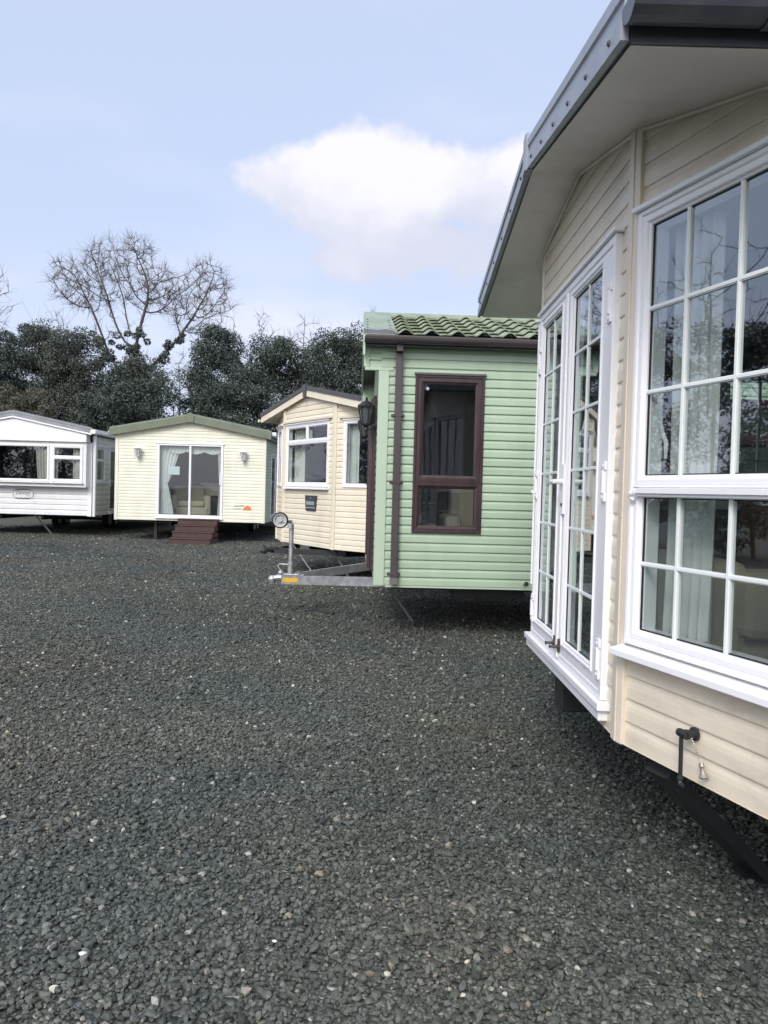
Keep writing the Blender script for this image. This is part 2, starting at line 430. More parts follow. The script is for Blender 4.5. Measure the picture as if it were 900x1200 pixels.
def underframe(e, W, L, zb, y0=.12, wheels=True, mid=None):
    f = MB(); f.wbox(-W / 2 + .06, W / 2 - .06, y0 + .02, L - .02, zb + .02, zb + .075); f.build('floor', M['under'], e)
    b = MB()
    for s in (-1, 1): b.wbox(s * .62 - .035, s * .62 + .035, y0 + .1, L - .2, zb - .16, zb + .018)
    for i in range(5):
        y = y0 + .3 + i * (L - 1) / 4; b.wbox(-W / 2 + .15, W / 2 - .15, y, y + .05, zb - .06, zb + .016)
    b.build('chassis', M['black'], e)
    if wheels:
        ym = mid or L * .5
        for s in (-1, 1):
            for dy in (-.34, .34): wheel_part(e, Vector((s * .9, ym + dy, .31)))
        for dy in (-.34, .34): MB().tube([(-.9, ym + dy, .31), (.9, ym + dy, .31)], .035, 10).build('axle', M['black'], e)

def steady(e, top, foot, m='legsteel', w=.06, h=.035):
    """drop-down corner leg: channel, side strut and foot plate, given in world points"""
    a = w2l(e, top); b = w2l(e, foot); mb = MB()
    mb.beam(a, b, w, h)
    q = a.lerp(b, .35); side = (b - a).cross(Vector((0, 0, 1))).normalized()
    mb.beam(q + side * w * .2, a + Vector((0, 0, 0)) + (b - a).normalized() * .02 + Vector((0, 0, .04)) - side * .10, .022, .02)
    mb.lathe(b, [(w * .9, -.008), (w * .9, .008)], 10)
    return mb.build('corner_steady', M[m], e)

def gable_roof(e, xl, zl, xr, zr_, zridge, y0s, y1, t, m, under=None, name='roof'):
    """y0s = front y at left eave, ridge, right eave"""
    mb = MB()
    poly = [(xl, zl + .004), (0, zridge + .004), (xr, zr_ + .004), (xr, zr_ + t), (0, zridge + t), (xl, zl + t)]
    mb.extrude(poly, [y0s[0], y0s[1], y0s[2], y0s[2], y0s[1], y0s[0]], y1)
    r = mb.build(name, M[m], e)
    if under:
        u = MB(); k = .006
        u.add([(xl + .01, y0s[0] + .01, zl - k), (0, y0s[1] + .01, zridge - k), (0, y1 - .01, zridge - k), (xl + .01, y1 - .01, zl - k)], [(0, 1, 2, 3)])
        u.add([(0, y0s[1] + .01, zridge - k), (xr - .01, y0s[2] + .01, zr_ - k), (xr - .01, y1 - .01, zr_ - k), (0, y1 - .01, zridge - k)], [(0, 1, 2, 3)])
        u.build('soffit', M[under], e)
    return r

def barge(e, x0, z0, x1, z1, y0, y1, h, t=.02, m='olive', drop=.0, name='fascia', ribs=None, parent=None, y0b=None):
    """sloping board between (x0,y0,z0) and (x1,y1,z1), height h, thickness t to the front (-y)"""
    mb = MB()
    prof = ribs or [(0, 0), (0, -t), (h, -t), (h, 0)]
    n = len(prof); P = []
    for (x, y, z) in ((x0, y0, z0), (x1, y1, z1)):
        for (hh, oo) in prof: P.append((x, y + oo, z - drop + hh))
    fs = [(i, (i + 1) % n, (i + 1) % n + n, i + n) for i in range(n)]
    fs += [tuple(reversed(range(n))), tuple(range(n, 2 * n))]
    mb.add(P, fs)
    return mb.build(name, M[m], parent or e)

def gutter(e, x, z, y0, y1, m, r=.055, name='gutter', side=1, brackets=True):
    mb = MB(); n = 8; sec = []
    for k in range(n + 1):
        a = math.pi + math.pi * k / n; sec.append((x + r * math.cos(a), z + r * math.sin(a)))
    for k in range(n + 1):
        a = 2 * math.pi - math.pi * k / n; sec.append((x + (r - .006) * math.cos(a), z + (r - .006) * math.sin(a)))
    mb.extrude(sec, y0, y1)
    cap = [(x + r * math.cos(math.pi + math.pi * k / n), z + r * math.sin(math.pi + math.pi * k / n)) for k in range(n + 1)]
    mb.extrude(cap, y0 - .006, y0 - .0005); mb.extrude(cap, y1 + .0005, y1 + .006)
    sx = x + side * r; mb.wbox(min(sx, sx - side * .006), max(sx, sx - side * .006), y0, y1, z + .0005, z + .012)
    g = mb.build(name, M[m], e)
    if brackets:
        b = MB(); y = y0 + .35
        while y < y1:
            cs = [(x + (r + .006) * math.cos(math.pi + math.pi * k / n), z + (r + .006) * math.sin(math.pi + math.pi * k / n)) for k in range(n + 1)]
            cs += [(x + (r + .001) * math.cos(2 * math.pi - math.pi * k / n), z + (r + .001) * math.sin(2 * math.pi - math.pi * k / n)) for k in range(n + 1)]
            MB().extrude(cs, y, y + .03).build('gutter_bracket', M[m], g); y += .9
    return g

def trim(e, fr, u, w, z0, z1, m, o=.022, name='corner_trim', back=-.02):
    return MB().box(fr, u - w / 2, u + w / 2, back, o, z0, z1).build(name, M[m], e, bevel=.004)

def corner(e, x, y, sx, z0, z1, m, w=.055, t=.024):
    """L-shaped corner trim at a front corner; sx=+1 for right"""
    mb = MB(); p = [(x + sx * t, y - t), (x + sx * t, y + w), (x + sx * -.01, y + w), (x - sx * .01, y + .01), (x - sx * w, y + .01), (x - sx * w, y - t)]
    if sx < 0: p = p[::-1]
    n = len(p); P = [(a, b, z) for z in (z0, z1) for (a, b) in p]
    mb.add(P, [(i, (i + 1) % n, (i + 1) % n + n, i + n) for i in range(n)] + [tuple(reversed(range(n))), tuple(range(n, 2 * n))])
    return mb.build('corner_trim', M[m], e, bevel=.003)

def lantern(e, fr, u, z, s=1., m='white', glass='lampglass'):
    """coach lamp: wall plate, arm, six-sided glass cage tapering down, domed cap, finials"""
    b = MB(); c = fr.P(u, .13 * s, z)
    b.box(fr, u - .035 * s, u + .035 * s, .012, .03 * s, z - .13 * s, z + .05 * s)
    b.tube([fr.P(u, .03 * s, z - .10 * s), fr.P(u, .09 * s, z - .16 * s), fr.P(u, .13 * s, z - .145 * s), fr.P(u, .13 * s, z - .11 * s)], .011 * s, 6)
    b.lathe(c, [(.012 * s, -.19 * s), (.02 * s, -.165 * s), (.012 * s, -.14 * s), (.045 * s, -.115 * s), (.05 * s, -.10 * s)], 10)
    b.lathe(c, [(.098 * s, .075 * s), (.10 * s, .085 * s), (.055 * s, .125 * s), (.03 * s, .14 * s), (.012 * s, .15 * s), (.016 * s, .165 * s), (.004 * s, .185 * s)], 12)
    for k in range(6):
        a = math.pi / 3 * k + .3; d = Vector((math.cos(a), math.sin(a), 0))
        b.tube([c + d * .05 * s + Vector((0, 0, -.105 * s)), c + d * .088 * s + Vector((0, 0, .08 * s))], .0065 * s, 4)
    o = b.build('wall_lantern', M[m], e)
    MB().lathe(c, [(.043 * s, -.10 * s), (.078 * s, .074 * s)], 6).build('lamp_glass', M[glass], o)
    return o

def sofa(e, x, y, z, w, rot, m, label, name='sofa', back_h=.85):
    t = empty(name, mat_of(e) @ Vector((x, y, z)), rot + e.rotation_euler.z, label, 'sofa' if name == 'sofa' else 'armchair')
    def cushion(n, a, b):
        MB().wbox(a[0], b[0], a[1], b[1], a[2], b[2]).build(n, M[m], t, bevel=.05)
    cushion('base', (-w / 2, -.4, .02), (w / 2, .4, .28)); cushion('seat', (-w / 2 + .16, -.42, .28), (w / 2 - .16, .2, .46))
    cushion('backrest', (-w / 2 + .1, .18, .3), (w / 2 - .1, .46, back_h))
    for s in (-1, 1):
        cushion('armrest', (s * w / 2 - .09 - (.07 * s), -.4, .05), (s * w / 2 + .09 - (.07 * s), .4, .62))
    return t

# ================================================================== SETTING
# ---- ground: one sheet to the horizon
def ground_mat():
    m, nt, b = newmat('gravel_bed')
    tc = N(nt, 'ShaderNodeTexCoord')
    v = N(nt, 'ShaderNodeTexVoronoi'); v.inputs['Scale'].default_value = 42; v.inputs['Randomness'].default_value = 1
    nt.links.new(tc.outputs['Object'], v.inputs['Vector'])
    sp = N(nt, 'ShaderNodeSeparateColor'); nt.links.new(v.outputs['Color'], sp.inputs['Color'])
    r = N(nt, 'ShaderNodeValToRGB'); e = r.color_ramp.elements
    e[0].position = 0; e[0].color = (.040, .044, .038, 1); e[1].position = 1; e[1].color = (.34, .34, .32, 1)
    for p, c in ((.45, (.078, .085, .074, 1)), (.86, (.125, .132, .115, 1)), (.955, (.19, .18, .15, 1))):
        q = e.new(p); q.color = c
    nt.links.new(sp.outputs['Red'], r.inputs['Fac'])
    big = N(nt, 'ShaderNodeTexNoise'); big.inputs['Scale'].default_value = .35; big.inputs['Detail'].default_value = 5
    nt.links.new(tc.outputs['Object'], big.inputs['Vector'])
    br = N(nt, 'ShaderNodeValToRGB'); br.color_ramp.elements[0].position = .35; br.color_ramp.elements[1].position = .7
    br.color_ramp.elements[0].color = (.80, .88, .90, 1); br.color_ramp.elements[1].color = (1.22, 1.16, 1.02, 1)
    nt.links.new(big.outputs['Fac'], br.inputs['Fac'])
    mx = N(nt, 'ShaderNodeMix', data_type='RGBA', blend_type='MULTIPLY'); mx.inputs['Factor'].default_value = 1
    nt.links.new(r.outputs['Color'], mx.inputs['A']); nt.links.new(br.outputs['Color'], mx.inputs['B'])
    nt.links.new(mx.outputs['Result'], b.inputs['Base Color'])
    b.inputs['Roughness'].default_value = .75
    bp = N(nt, 'ShaderNodeBump'); bp.inputs['Strength'].default_value = 1; bp.inputs['Distance'].default_value = .02
    bp.invert = True
    nt.links.new(v.outputs['Distance'], bp.inputs['Height']); nt.links.new(bp.outputs['Normal'], b.inputs['Normal'])
    return m
gm = ground_mat()
g = MB(); R_ = 420
gx = [-R_, -60, -30, -16, -8, 0, 8, 16, 30, 60, R_]; gy = [-R_, -60, -20, 0, 8, 16, 24, 34, 60, 120, R_]
g.add([(x, y, 0) for y in gy for x in gx], [(j * 11 + i, j * 11 + i + 1, (j + 1) * 11 + i + 1, (j + 1) * 11 + i) for j in range(10) for i in range(10)])
tag(g.build('ground', gm), kind='structure')

# ---- gravel: crushed stones lying on it, one mass
def stone_protos(k=14):
    phi = (1 + 5 ** .5) / 2
    v = np.array([(-1, phi, 0), (1, phi, 0), (-1, -phi, 0), (1, -phi, 0), (0, -1, phi), (0, 1, phi), (0, -1, -phi), (0, 1, -phi), (phi, 0, -1), (phi, 0, 1), (-phi, 0, -1), (-phi, 0, 1)], float)
    v /= np.linalg.norm(v[0])
    f = np.array([(0, 11, 5), (0, 5, 1), (0, 1, 7), (0, 7, 10), (0, 10, 11), (1, 5, 9), (5, 11, 4), (11, 10, 2), (10, 7, 6), (7, 1, 8), (3, 9, 4), (3, 4, 2), (3, 2, 6), (3, 6, 8), (3, 8, 9), (4, 9, 5), (2, 4, 11), (6, 2, 10), (8, 6, 7), (9, 8, 1)])
    out = []
    for i in range(k):
        p = v * RNG.uniform(.75, 1.15, (12, 1)) + RNG.normal(0, .07, (12, 3))
        for j in range(4):
            n = RNG.normal(size=3); n /= np.linalg.norm(n); d = RNG.uniform(.45, .7)
            h = p @ n; over = h > d
            p[over] -= np.outer(h[over] - d, n)
        p *= np.array([1, RNG.uniform(.65, .95), RNG.uniform(.5, .85)])
        out.append(p)
    return np.array(out), f
PR, PF = stone_protos()
def scatter(n_per_m2_fun, ymin, ymax, rmean, spread=.55):
    pts = []
    ys = np.arange(ymin, ymax, .5)
    for y in ys:
        w = .53 * y + 1.0
        n = int(n_per_m2_fun(y) * .5 * 2 * w)
        pts.append(np.stack([RNG.uniform(-w, w, n), RNG.uniform(y, y + .5, n)], 1))
    P = np.concatenate(pts); n = len(P)
    r = rmean * np.exp(RNG.normal(0, spread * .6, n)); r = np.clip(r, rmean * .35, rmean * 2.6)
    r *= (1 + np.clip(P[:, 1] - 5, 0, 22) * .035)
    ang = RNG.uniform(0, 2 * np.pi, n); tilt = RNG.normal(0, .55, n); ta = RNG.uniform(0, 2 * np.pi, n)
    c, s = np.cos(ang), np.sin(ang)
    V = PR[RNG.integers(0, len(PR), n)] * r[:, None, None]
    x = V[:, :, 0] * c[:, None] - V[:, :, 1] * s[:, None]; y = V[:, :, 0] * s[:, None] + V[:, :, 1] * c[:, None]; z = V[:, :, 2]
    ct, st = np.cos(tilt)[:, None], np.sin(tilt)[:, None]; ca, sa = np.cos(ta)[:, None], np.sin(ta)[:, None]
    xr = x * ca + y * sa; yr = -x * sa + y * ca
    xr, z = xr * ct + z * st, -xr * st + z * ct
    x = xr * ca - yr * sa; y = xr * sa + yr * ca
    lift = r * RNG.uniform(.05, .75, n)
    V = np.stack([x + P[:, 0:1], y + P[:, 1:2], z + lift[:, None]], 2).reshape(-1, 3)
    Fc = (PF[None] + (np.arange(n) * 12)[:, None, None]).reshape(-1, 3)
    t = RNG.beta(2.2, 3.2, n) * .7; pale = RNG.random(n); t = np.where(pale > .993, RNG.uniform(.85, 1, n), t); t = np.where((pale > .965) & (pale <= .99), RNG.uniform(.7, .84, n), t)
    # drifts of dusty and of wetter stone
    dr = np.sin(P[:, 0] * 1.1 + 1.7 * np.sin(P[:, 1] * .7)) * np.sin(P[:, 1] * .9 + P[:, 0] * .35)
    t = np.clip(t + .07 * dr * (t < .7), 0, 1)
    return V, Fc, np.repeat(t, 12)
def stone_mat():
    m, nt, b = newmat('crushed_stone')
    at = N(nt, 'ShaderNodeAttribute', attribute_name='tone')
    r = N(nt, 'ShaderNodeValToRGB'); e = r.color_ramp.elements
    e[0].position = 0; e[0].color = (.026, .029, .025, 1); e[1].position = 1; e[1].color = (.52, .50, .44, 1)
    for p, c in ((.22, (.052, .057, .051, 1)), (.45, (.094, .101, .091, 1)), (.68, (.145, .150, .133, 1)), (.74, (.20, .175, .14, 1)), (.86, (.26, .26, .24, 1))):
        q = e.new(p); q.color = c
    nt.links.new(at.outputs['Fac'], r.inputs['Fac'])
    tc = N(nt, 'ShaderNodeTexCoord'); n = N(nt, 'ShaderNodeTexNoise'); n.inputs['Scale'].default_value = 90; n.inputs['Detail'].default_value = 4
    nt.links.new(tc.outputs['Object'], n.inputs['Vector'])
    mr = N(nt, 'ShaderNodeMapRange'); mr.inputs['To Min'].default_value = .7; mr.inputs['To Max'].default_value = 1.3
    nt.links.new(n.outputs['Fac'], mr.inputs['Value'])
    mx = N(nt, 'ShaderNodeMix', data_type='RGBA', blend_type='MULTIPLY'); mx.inputs['Factor'].default_value = 1
    nt.links.new(r.outputs['Color'], mx.inputs['A']); nt.links.new(mr.outputs['Result'], mx.inputs['B'])
    big = N(nt, 'ShaderNodeTexNoise'); big.inputs['Scale'].default_value = .55; big.inputs['Detail'].default_value = 5
    nt.links.new(tc.outputs['Object'], big.inputs['Vector'])
    br = N(nt, 'ShaderNodeValToRGB'); br.color_ramp.elements[0].position = .38; br.color_ramp.elements[1].position = .64
    br.color_ramp.elements[0].color = (.88, .97, 1.0, 1); br.color_ramp.elements[1].color = (1.24, 1.15, 1.02, 1)
    nt.links.new(big.outputs['Fac'], br.inputs['Fac'])
    m2 = N(nt, 'ShaderNodeMix', data_type='RGBA', blend_type='MULTIPLY'); m2.inputs['Factor'].default_value = 1
    nt.links.new(mx.outputs['Result'], m2.inputs['A']); nt.links.new(br.outputs['Color'], m2.inputs['B'])
    nt.links.new(m2.outputs['Result'], b.inputs['Base Color']); b.inputs['Roughness'].default_value = .62
    return m
sm = stone_mat()
a = scatter(lambda y: 4400 if y < 5 else 3000 if y < 8 else 1700 if y < 13 else 700, 1.3, 27., .0108)
fast_mesh('gravel', a[0], a[1], sm, None, a[2])['kind'] = 'stuff'

# ================================================================== CARAVAN A: near cream one, right edge
NEAR = empty('static_caravan', (.972, 4.06, 0), rad(-90), 'cream static caravan filling the right edge, white French doors in its bow front', 'static caravan', 'static caravans parked on the gravel')
cH, sH = .937, 1.79
sy = (sH - cH) * math.tan(rad(18.4)); LN = 10.
zb = .58
xL, xR, zeL, zeR, zRg = -2.0, 1.90, 2.915, 2.79, 3.218
def sof(x): return zRg + (zeR - zRg) * x / xR if x > 0 else zRg + (zeL - zRg) * x / xL
FC = Fr((-cH, 0), (cH, 0)); FB = Fr((cH, 0), (sH, sy)); cL = cH; FA = Fr((-sH, sy * (sH - cL) / (sH - cH)), (-cL, 0))
FS = Fr((sH, sy), (sH, LN)); FSL = Fr((-sH, LN), (-sH, sy * (sH - cL) / (sH - cH))); FK = Fr((sH, LN), (-sH, LN))
dU0, dU1, dZ0, dZ1 = .10, 1.685, .690, 2.66      # door frame in FC's u  (near jamb u = 1.077*2-.30)
bayw = (.042, FB.L - .022, .985, 2.657)
wm = MB(); lin = MB()
PROF_KEEP = PROF
PROF = [(0, .0062), (.06, .0075), (.5, .0072), (.68, .0052), (.82, .002), (.95, .0008), (1.0, .001)]
hc = [(dU0 + .01, dU1 - .01, dZ0, dZ1 - .01)]
clad(wm, FC, zb, [(0, sof(-cL) + .01), (cH, zRg + .01), (2 * cH, sof(cH) + .01)], hc); inner_wall(lin, FC, zb + .08, [(0, 2.9), (2 * cH, 2.9)], hc)
hb = [(bayw[0] + .01, bayw[1] - .01, bayw[2], bayw[3])]
clad(wm, FB, zb, [(0, sof(cH) + .01), (FB.L, sof(sH) + .01)], hb); inner_wall(lin, FB, zb + .08, [(0, 2.78), (FB.L, 2.78)], hb)
ha = [(.03 + .01, FA.L - .05, .985, 2.657)]
clad(wm, FA, zb, [(0, sof(-sH) + .01), (FA.L, sof(-cH) + .01)], ha); inner_wall(lin, FA, zb + .08, [(0, 2.85), (FA.L, 2.85)], ha)
sw_ = [(1.2, 2.3, 1.5, 2.5), (5.2, 6.0, 1.7, 2.5)]; swl = [(LN - sy - 2.4, LN - sy - 1.2, 1.5, 2.5)]
for F_, kz, hh in ((FS, sof(sH), sw_), (FSL, sof(-sH), swl), (FK, 0, [])):
    if F_ is FK: clad(wm, F_, zb, [(0, sof(sH)), (sH, zRg), (2 * sH, sof(-sH))])
    else: clad(wm, F_, zb, [(0, kz + .01), (F_.L, kz + .01)], hh)
    inner_wall(lin, F_, zb + .08, [(0, 2.75), (F_.L, 2.75)], hh)
PROF = PROF_KEEP
wm.build('cladding', M['cream'], NEAR); lin.build('wall_lining', M['inner'], NEAR)
# bottom return strip under the cladding
rt = MB()
for F_ in (FC, FB, FA, FS, FSL): rt.box(F_, 0.002, F_.L - .002, -.03, .012, zb - .004, zb - .001)
rt.build('bottom_trim', M['cream_trim'], NEAR)
underframe(NEAR, 3.5, LN, zb, y0=.3, mid=5.6)
MB().wbox(-1.72, 1.72, .32, LN - .05, zb + .08, zb + .10).build('carpet', M['carpet'], NEAR)
MB().wbox(-1.72, 1.72, .32, LN - .05, 2.72, 2.74).build('ceiling', M['inner'], NEAR)
MB().wbox(-1.72, 1.72, 4.6, 4.64, zb + .1, 2.72).build('partition', M['inner'], NEAR)
gable_roof(NEAR, xL, zeL, xR, zeR, zRg, (-.27, -.27, -.345), LN + .15, .07, 'grey_metal', 'soffit')
ribs = [(0, 0), (0, -.022), (.058, -.022), (.066, -.014), (.108, -.014), (.114, -.022), (.150, -.022), (.156, -.012), (.178, -.008), (.183, 0)]
for (x0, z0, y0, x1, z1, y1) in ((xL - .01, zeL, -.272, -.004, zRg, -.272), (.004, zRg, -.272, xR + .01, zeR, -.347)):
    bg = barge(NEAR, x0, z0 - .004, x1, z1 - .004, y0, y1, .18, m='grey_metal', ribs=ribs)
    sc_ = MB()
    for k in range(6):
        t = (k + .6) / 6; c = Vector((x0 + (x1 - x0) * t, y0 + (y1 - y0) * t - .022, z0 + (z1 - z0) * t + .03))
        MB().lathe(c, [(.010, 0), (.010, .003), (.006, .007), (.003, .008)], 8, (0, -1, 0)).build('fascia_screw', M['dark_fascia'], bg)
cap = MB(); cap.extrude([(-.05, zRg - .02), (0, zRg - .006), (.05, zRg - .02), (.05, zRg + .165), (0, zRg + .178), (-.05, zRg + .165)], -.302, -.266); cap.build('ridge_cap', M['grey_metal'], NEAR)
gutter(NEAR, xR + .07, zeR + .075, -.36, LN + .1, 'grey_gut', .065)
MB().wbox(xR + .002, xR + .012, -.34, LN, zeR - .01, zeR + .13).build('eaves_board', M['grey_gut'], NEAR)
# posts
trim(NEAR, FC, 2 * cH - .028, .056, zb - .004, sof(cH), 'cream_trim', .026)
trim(NEAR, FC, .018, .036, zb - .004, sof(-cL), 'cream_trim', .012)
trim(NEAR, FB, .018, .036, zb - .004, sof(cH), 'cream_trim', .024, name='corner_trim')
trim(NEAR, FB, FB.L - .015, .05, zb - .004, sof(sH), 'cream_trim', .024)
trim(NEAR, FA, .015, .05, zb - .004, sof(-sH), 'cream_trim', .024)
# soffit-to-wall bead
bd = MB(); bd.tube([FC.P(0, .014, sof(-cL) - .014), FC.P(cH, .014, zRg - .014), FC.P(2 * cH, .014, sof(cH) - .014)], .009, 6); bd.tube([FB.P(0, .014, sof(cH) - .014), FB.P(FB.L, .014, sof(sH) - .014)], .009, 6)
bd.build('soffit_bead', M['soffit'], NEAR)
# French doors
fr_ = MB(); fr_.ring(FC, dU0, dU1, dZ0 - .0, dZ1, [(0, -.07), (0, .035), (.035, .035), (.042, .028), (.042, -.07), (0, -.07)])
fr_.box(FC, dU0 - .025, dU1 + .025, 0, .050, dZ1 + .001, dZ1 + .020)
fr_.box(FC, dU0 - .09, dU1 + .045, -.02, .058, dZ0 - .034, dZ0 - .002); fr_.box(FC, dU0 - .07, dU1 + .02, -.02, .046, dZ0 - .082, dZ0 - .035)
fr_.build('door_frame', M['white'], NEAR, bevel=.004)
mid = .845
for k, (a0, a1) in enumerate(((dU0 + .046, mid - .002), (mid + .002, dU1 - .046))):
    d_ = MB(); z0_, z1_ = dZ0 + .015, dZ1 - .045
    # leaf: stiles and rails with a moulded inner edge
    gl = (a0 + .105, a1 - .105, z0_ + .125, z1_ - .062) if False else ((.205, .715, .80, 2.573), (.95, 1.50, .80, 2.573))[k]
    O = .031; I = -.03
    for (p0, p1, q0, q1) in ((a0, gl[0], z0_, z1_), (gl[1], a1, z0_, z1_), (gl[0], gl[1], z0_, gl[2]), (gl[0], gl[1], gl[3], z1_)):
        d_.box(FC, p0, p1, I, O, q0, q1)
    leaf = d_.build('door', M['white'], NEAR)
    MB().ring(FC, gl[0] - .022, gl[1] + .022, gl[2] - .022, gl[3] + .022, [(0, O), (0, O + .006), (.008, O + .007), (.024, O - .006), (.028, O - .012), (.028, .01)]).build('glazing_bead', M['white'], leaf)
    MB().ring(FC, gl[0] + .006, gl[1] - .006, gl[2] + .006, gl[3] - .006, [(-.001, .012), (-.001, .0175), (.005, .017), (.005, .012)]).build('gasket', M['gasket'], leaf)
    MB().add([FC.P(gl[0], .014, gl[2]), FC.P(gl[1], .014, gl[2]), FC.P(gl[1], .014, gl[3]), FC.P(gl[0], .014, gl[3])], [(0, 1, 2, 3)]).build('pane', M['glass'], leaf)
    br = MB(); c = (gl[0] + gl[1]) / 2; br.box(FC, c - .008, c + .008, .006, .022, gl[2], gl[3])
    for i in range(1, 6):
        z = gl[2] + (gl[3] - gl[2]) * i / 6; br.box(FC, gl[0], gl[1], .007, .021, z - .008, z + .008)
    br.build('glazing_bar', M['white_bar'], leaf, bevel=.003)
    hu = a1 if k else a0; hs = 1 if k else -1
    for hz in (.86, 1.62, 2.38):
        h_ = MB(); h_.box(FC, hu - .026, hu + .026, O + .001, O + .012, hz + .05, hz + .085); h_.box(FC, hu - .026, hu + .026, O + .001, O + .012, hz - .085, hz - .05); h_.box(FC, hu + .004 * hs - .010, hu + .004 * hs + .010, O + .001, O + .018, hz - .049, hz + .049)
        for dz in (.067, -.067): h_.lathe(FC.P(hu, O + .012, hz + dz), [(.010, 0), (.010, .004)], 8, FC.n)
        h_.build('hinge', M['white'], leaf, bevel=.002)
    hk = MB(); hx = a1 - .05 if not k else a0 + .05
    hk.lathe(FC.P(hx, O, .765), [(.016, 0), (.016, .012), (.008, .02), (.007, .05), (.012, .055)], 10, FC.n); hk.box(FC, hx - .008, hx + .008, O, O + .012, .735, .805)
    hk.build('door_hook', M['hook'], leaf)
    if k == 1:
        hd = MB(); ux = a0 + .045
        hd.box(FC, ux - .018, ux + .018, O + .001, O + .014, 1.46, 1.72); hd.lathe(FC.P(ux, O + .012, 1.63), [(.014, 0), (.012, .045)], 10, FC.n)
        hd.tube([FC.P(ux, O + .052, 1.63), FC.P(ux - .03, O + .058, 1.63), FC.P(ux - .13, O + .05, 1.622)], [.012, .012, .010], 8)
        hd.build('handle', M['white'], leaf)
        MB().lathe(FC.P(ux, O + .014, 1.51), [(.010, 0), (.009, .005)], 8, FC.n).build('keyhole', M['gasket'], leaf)
    else:
        MB().box(FC, a1 - .004, a1 + .03, O + .001, O + .014, z0_, z1_).build('meeting_strip', M['white'], leaf, bevel=.004)
# bow windows
for F_, o0 in ((FB, 0), (FA, .03)):
    u0, u1 = .042, FB.L - .022
    if F_ is FA: u0, u1 = .03, FA.L - .04
    vb = (u0 + .264, u0 + .52) if F_ is FB else 3
    W_ = window(F_, NEAR, u0, u1, .985, 2.657, split2(u0, u1, .985, 2.657, .022, 1.5985, .004), bars=[(vb, 3), (vb, 2)], fw=.022, sw=.038, out=.032, sill=F_ is FB)
    ld = MB(); ld.box(F_, u0 + .05, u1 - .04, .02, .050, 1.572, 1.590); ld.box(F_, u0 + .05, u1 - .04, .02, .040, 1.5605, 1.5715)
    ld.tube([F_.P(u0 + .06, .045, 1.585), F_.P(u0 + .045, .055, 1.572), F_.P(u0 + .035, .05, 1.562), F_.P(u0 + .042, .042, 1.548), F_.P(u0 + .03, .036, 1.535)], [.008, .010, .011, .008, .005], 6)
    ld.build('drip_ledge', M['white'], W_)
    if F_ is FB:
        st = MB(); st.tube([F_.P(.125, -.045, 1.835), F_.P(.13, -.05, 1.80), F_.P(.15, -.05, 1.77), F_.P(.157, -.045, 1.705)], [.008, .008, .009, .006], 6); st.build('window_stay', M['white'], W_)
window(FS, NEAR, 1.19, 2.31, 1.49, 2.51, [(1.22, 1.75, 1.52, 2.48), (1.75, 2.28, 1.52, 2.48)], bars=[(2, 3), (2, 3)])
window(FS, NEAR, 5.19, 6.01, 1.69, 2.51, [(5.22, 5.98, 1.72, 2.48)])
window(FSL, NEAR, swl[0][0] - .01, swl[0][1] + .01, 1.49, 2.51, [(swl[0][0] + .02, swl[0][0] + .6, 1.52, 2.48), (swl[0][0] + .6, swl[0][1] - .02, 1.52, 2.48)], bars=[(2, 3), (2, 3)])
# hanging pipe outlet with plug on a chain
oc = FB.P(.44, .012, .742)
op = MB(); op.lathe(oc, [(.024, 0), (.024, .008), (.016, .011), (.015, .032), (.018, .034), (.018, .042)], 14, FB.n)
op.build('water_outlet', M['black'], NEAR)
hp = MB(); e0 = FB.P(.425, .085, .742)
hp.lathe(FB.P(.432, .058, .744), [(.013, -.022), (.0145, -.014), (.0145, .014), (.013, .022)], 12, FB.d)
hp.tube([FB.P(.425, .058, .738), FB.P(.4245, .056, .60)], .0075, 10); hp.tube([FB.P(.4245, .056, .60), FB.P(.424, .056, .58), FB.P(.432, .060, .566), FB.P(.450, .062, .566)], [.0075, .009, .009, .006], 8); hp.lathe(FB.P(.4245, .056, .585), [(.010, -.01), (.0115, 0), (.010, .008)], 10)
hp.build('drain_pipe', M['black'], NEAR)
ch = MB()
A_ = FB.P(.448, .036, .735); B_ = FB.P(.492, .022, .655)
for k in range(11):
    t = k / 10; p = A_.lerp(B_, t) + Vector((0, 0, -.006 * math.sin(math.pi * t))); q = A_.lerp(B_, t + .085)
    ch.tube([p, q], .0028 if k % 2 else .0036, 5)
ch.build('chain', M['chain'], NEAR)
pl = MB(); pc = FB.P(.496, .028, .648); pl.lathe(pc, [(.008, .012), (.010, 0), (.006, -.006), (.006, -.014), (.011, -.026), (.017, -.036), (.010, -.040)], 10, (FB.d * -.3 + Vector((0, 0, 1))))
pl.build('chain_plug', M['chain'], NEAR)
steady(NEAR, (1.08, 2.98, .52), (1.60, 3.21, .012), 'black', .12, .05)
MB().wbox(-.54, -.36, .06, .4, .33, .575).build('hitch_socket', M['black'], NEAR, bevel=.01)
T = mat_of(NEAR)
curtain(FB, .08, .33, zb + .45, 2.6, -.13, 'white net curtain at the left of the near caravan\'s bow window', waist=None, folds=5, parent_t=T)
curtain(FA, .06, .20, zb + .45, 2.6, -.13, 'white curtain behind the far bow window of the near cream caravan', folds=4, parent_t=T)
curtain(FC, .04, .24, zb + .15, 2.65, -.14, 'white curtain at the far jamb inside the near French doors', folds=5, parent_t=T)
curtain(FC, 1.58, 1.80, zb + .15, 2.65, -.14, 'white curtain at the hinge side inside the near French doors', folds=5, parent_t=T)
sofa(NEAR, .41, 1.15, zb + .1, 1.5, rad(-90), 'sofa', 'beige sofa inside the near cream caravan behind its bow window', back_h=.58)
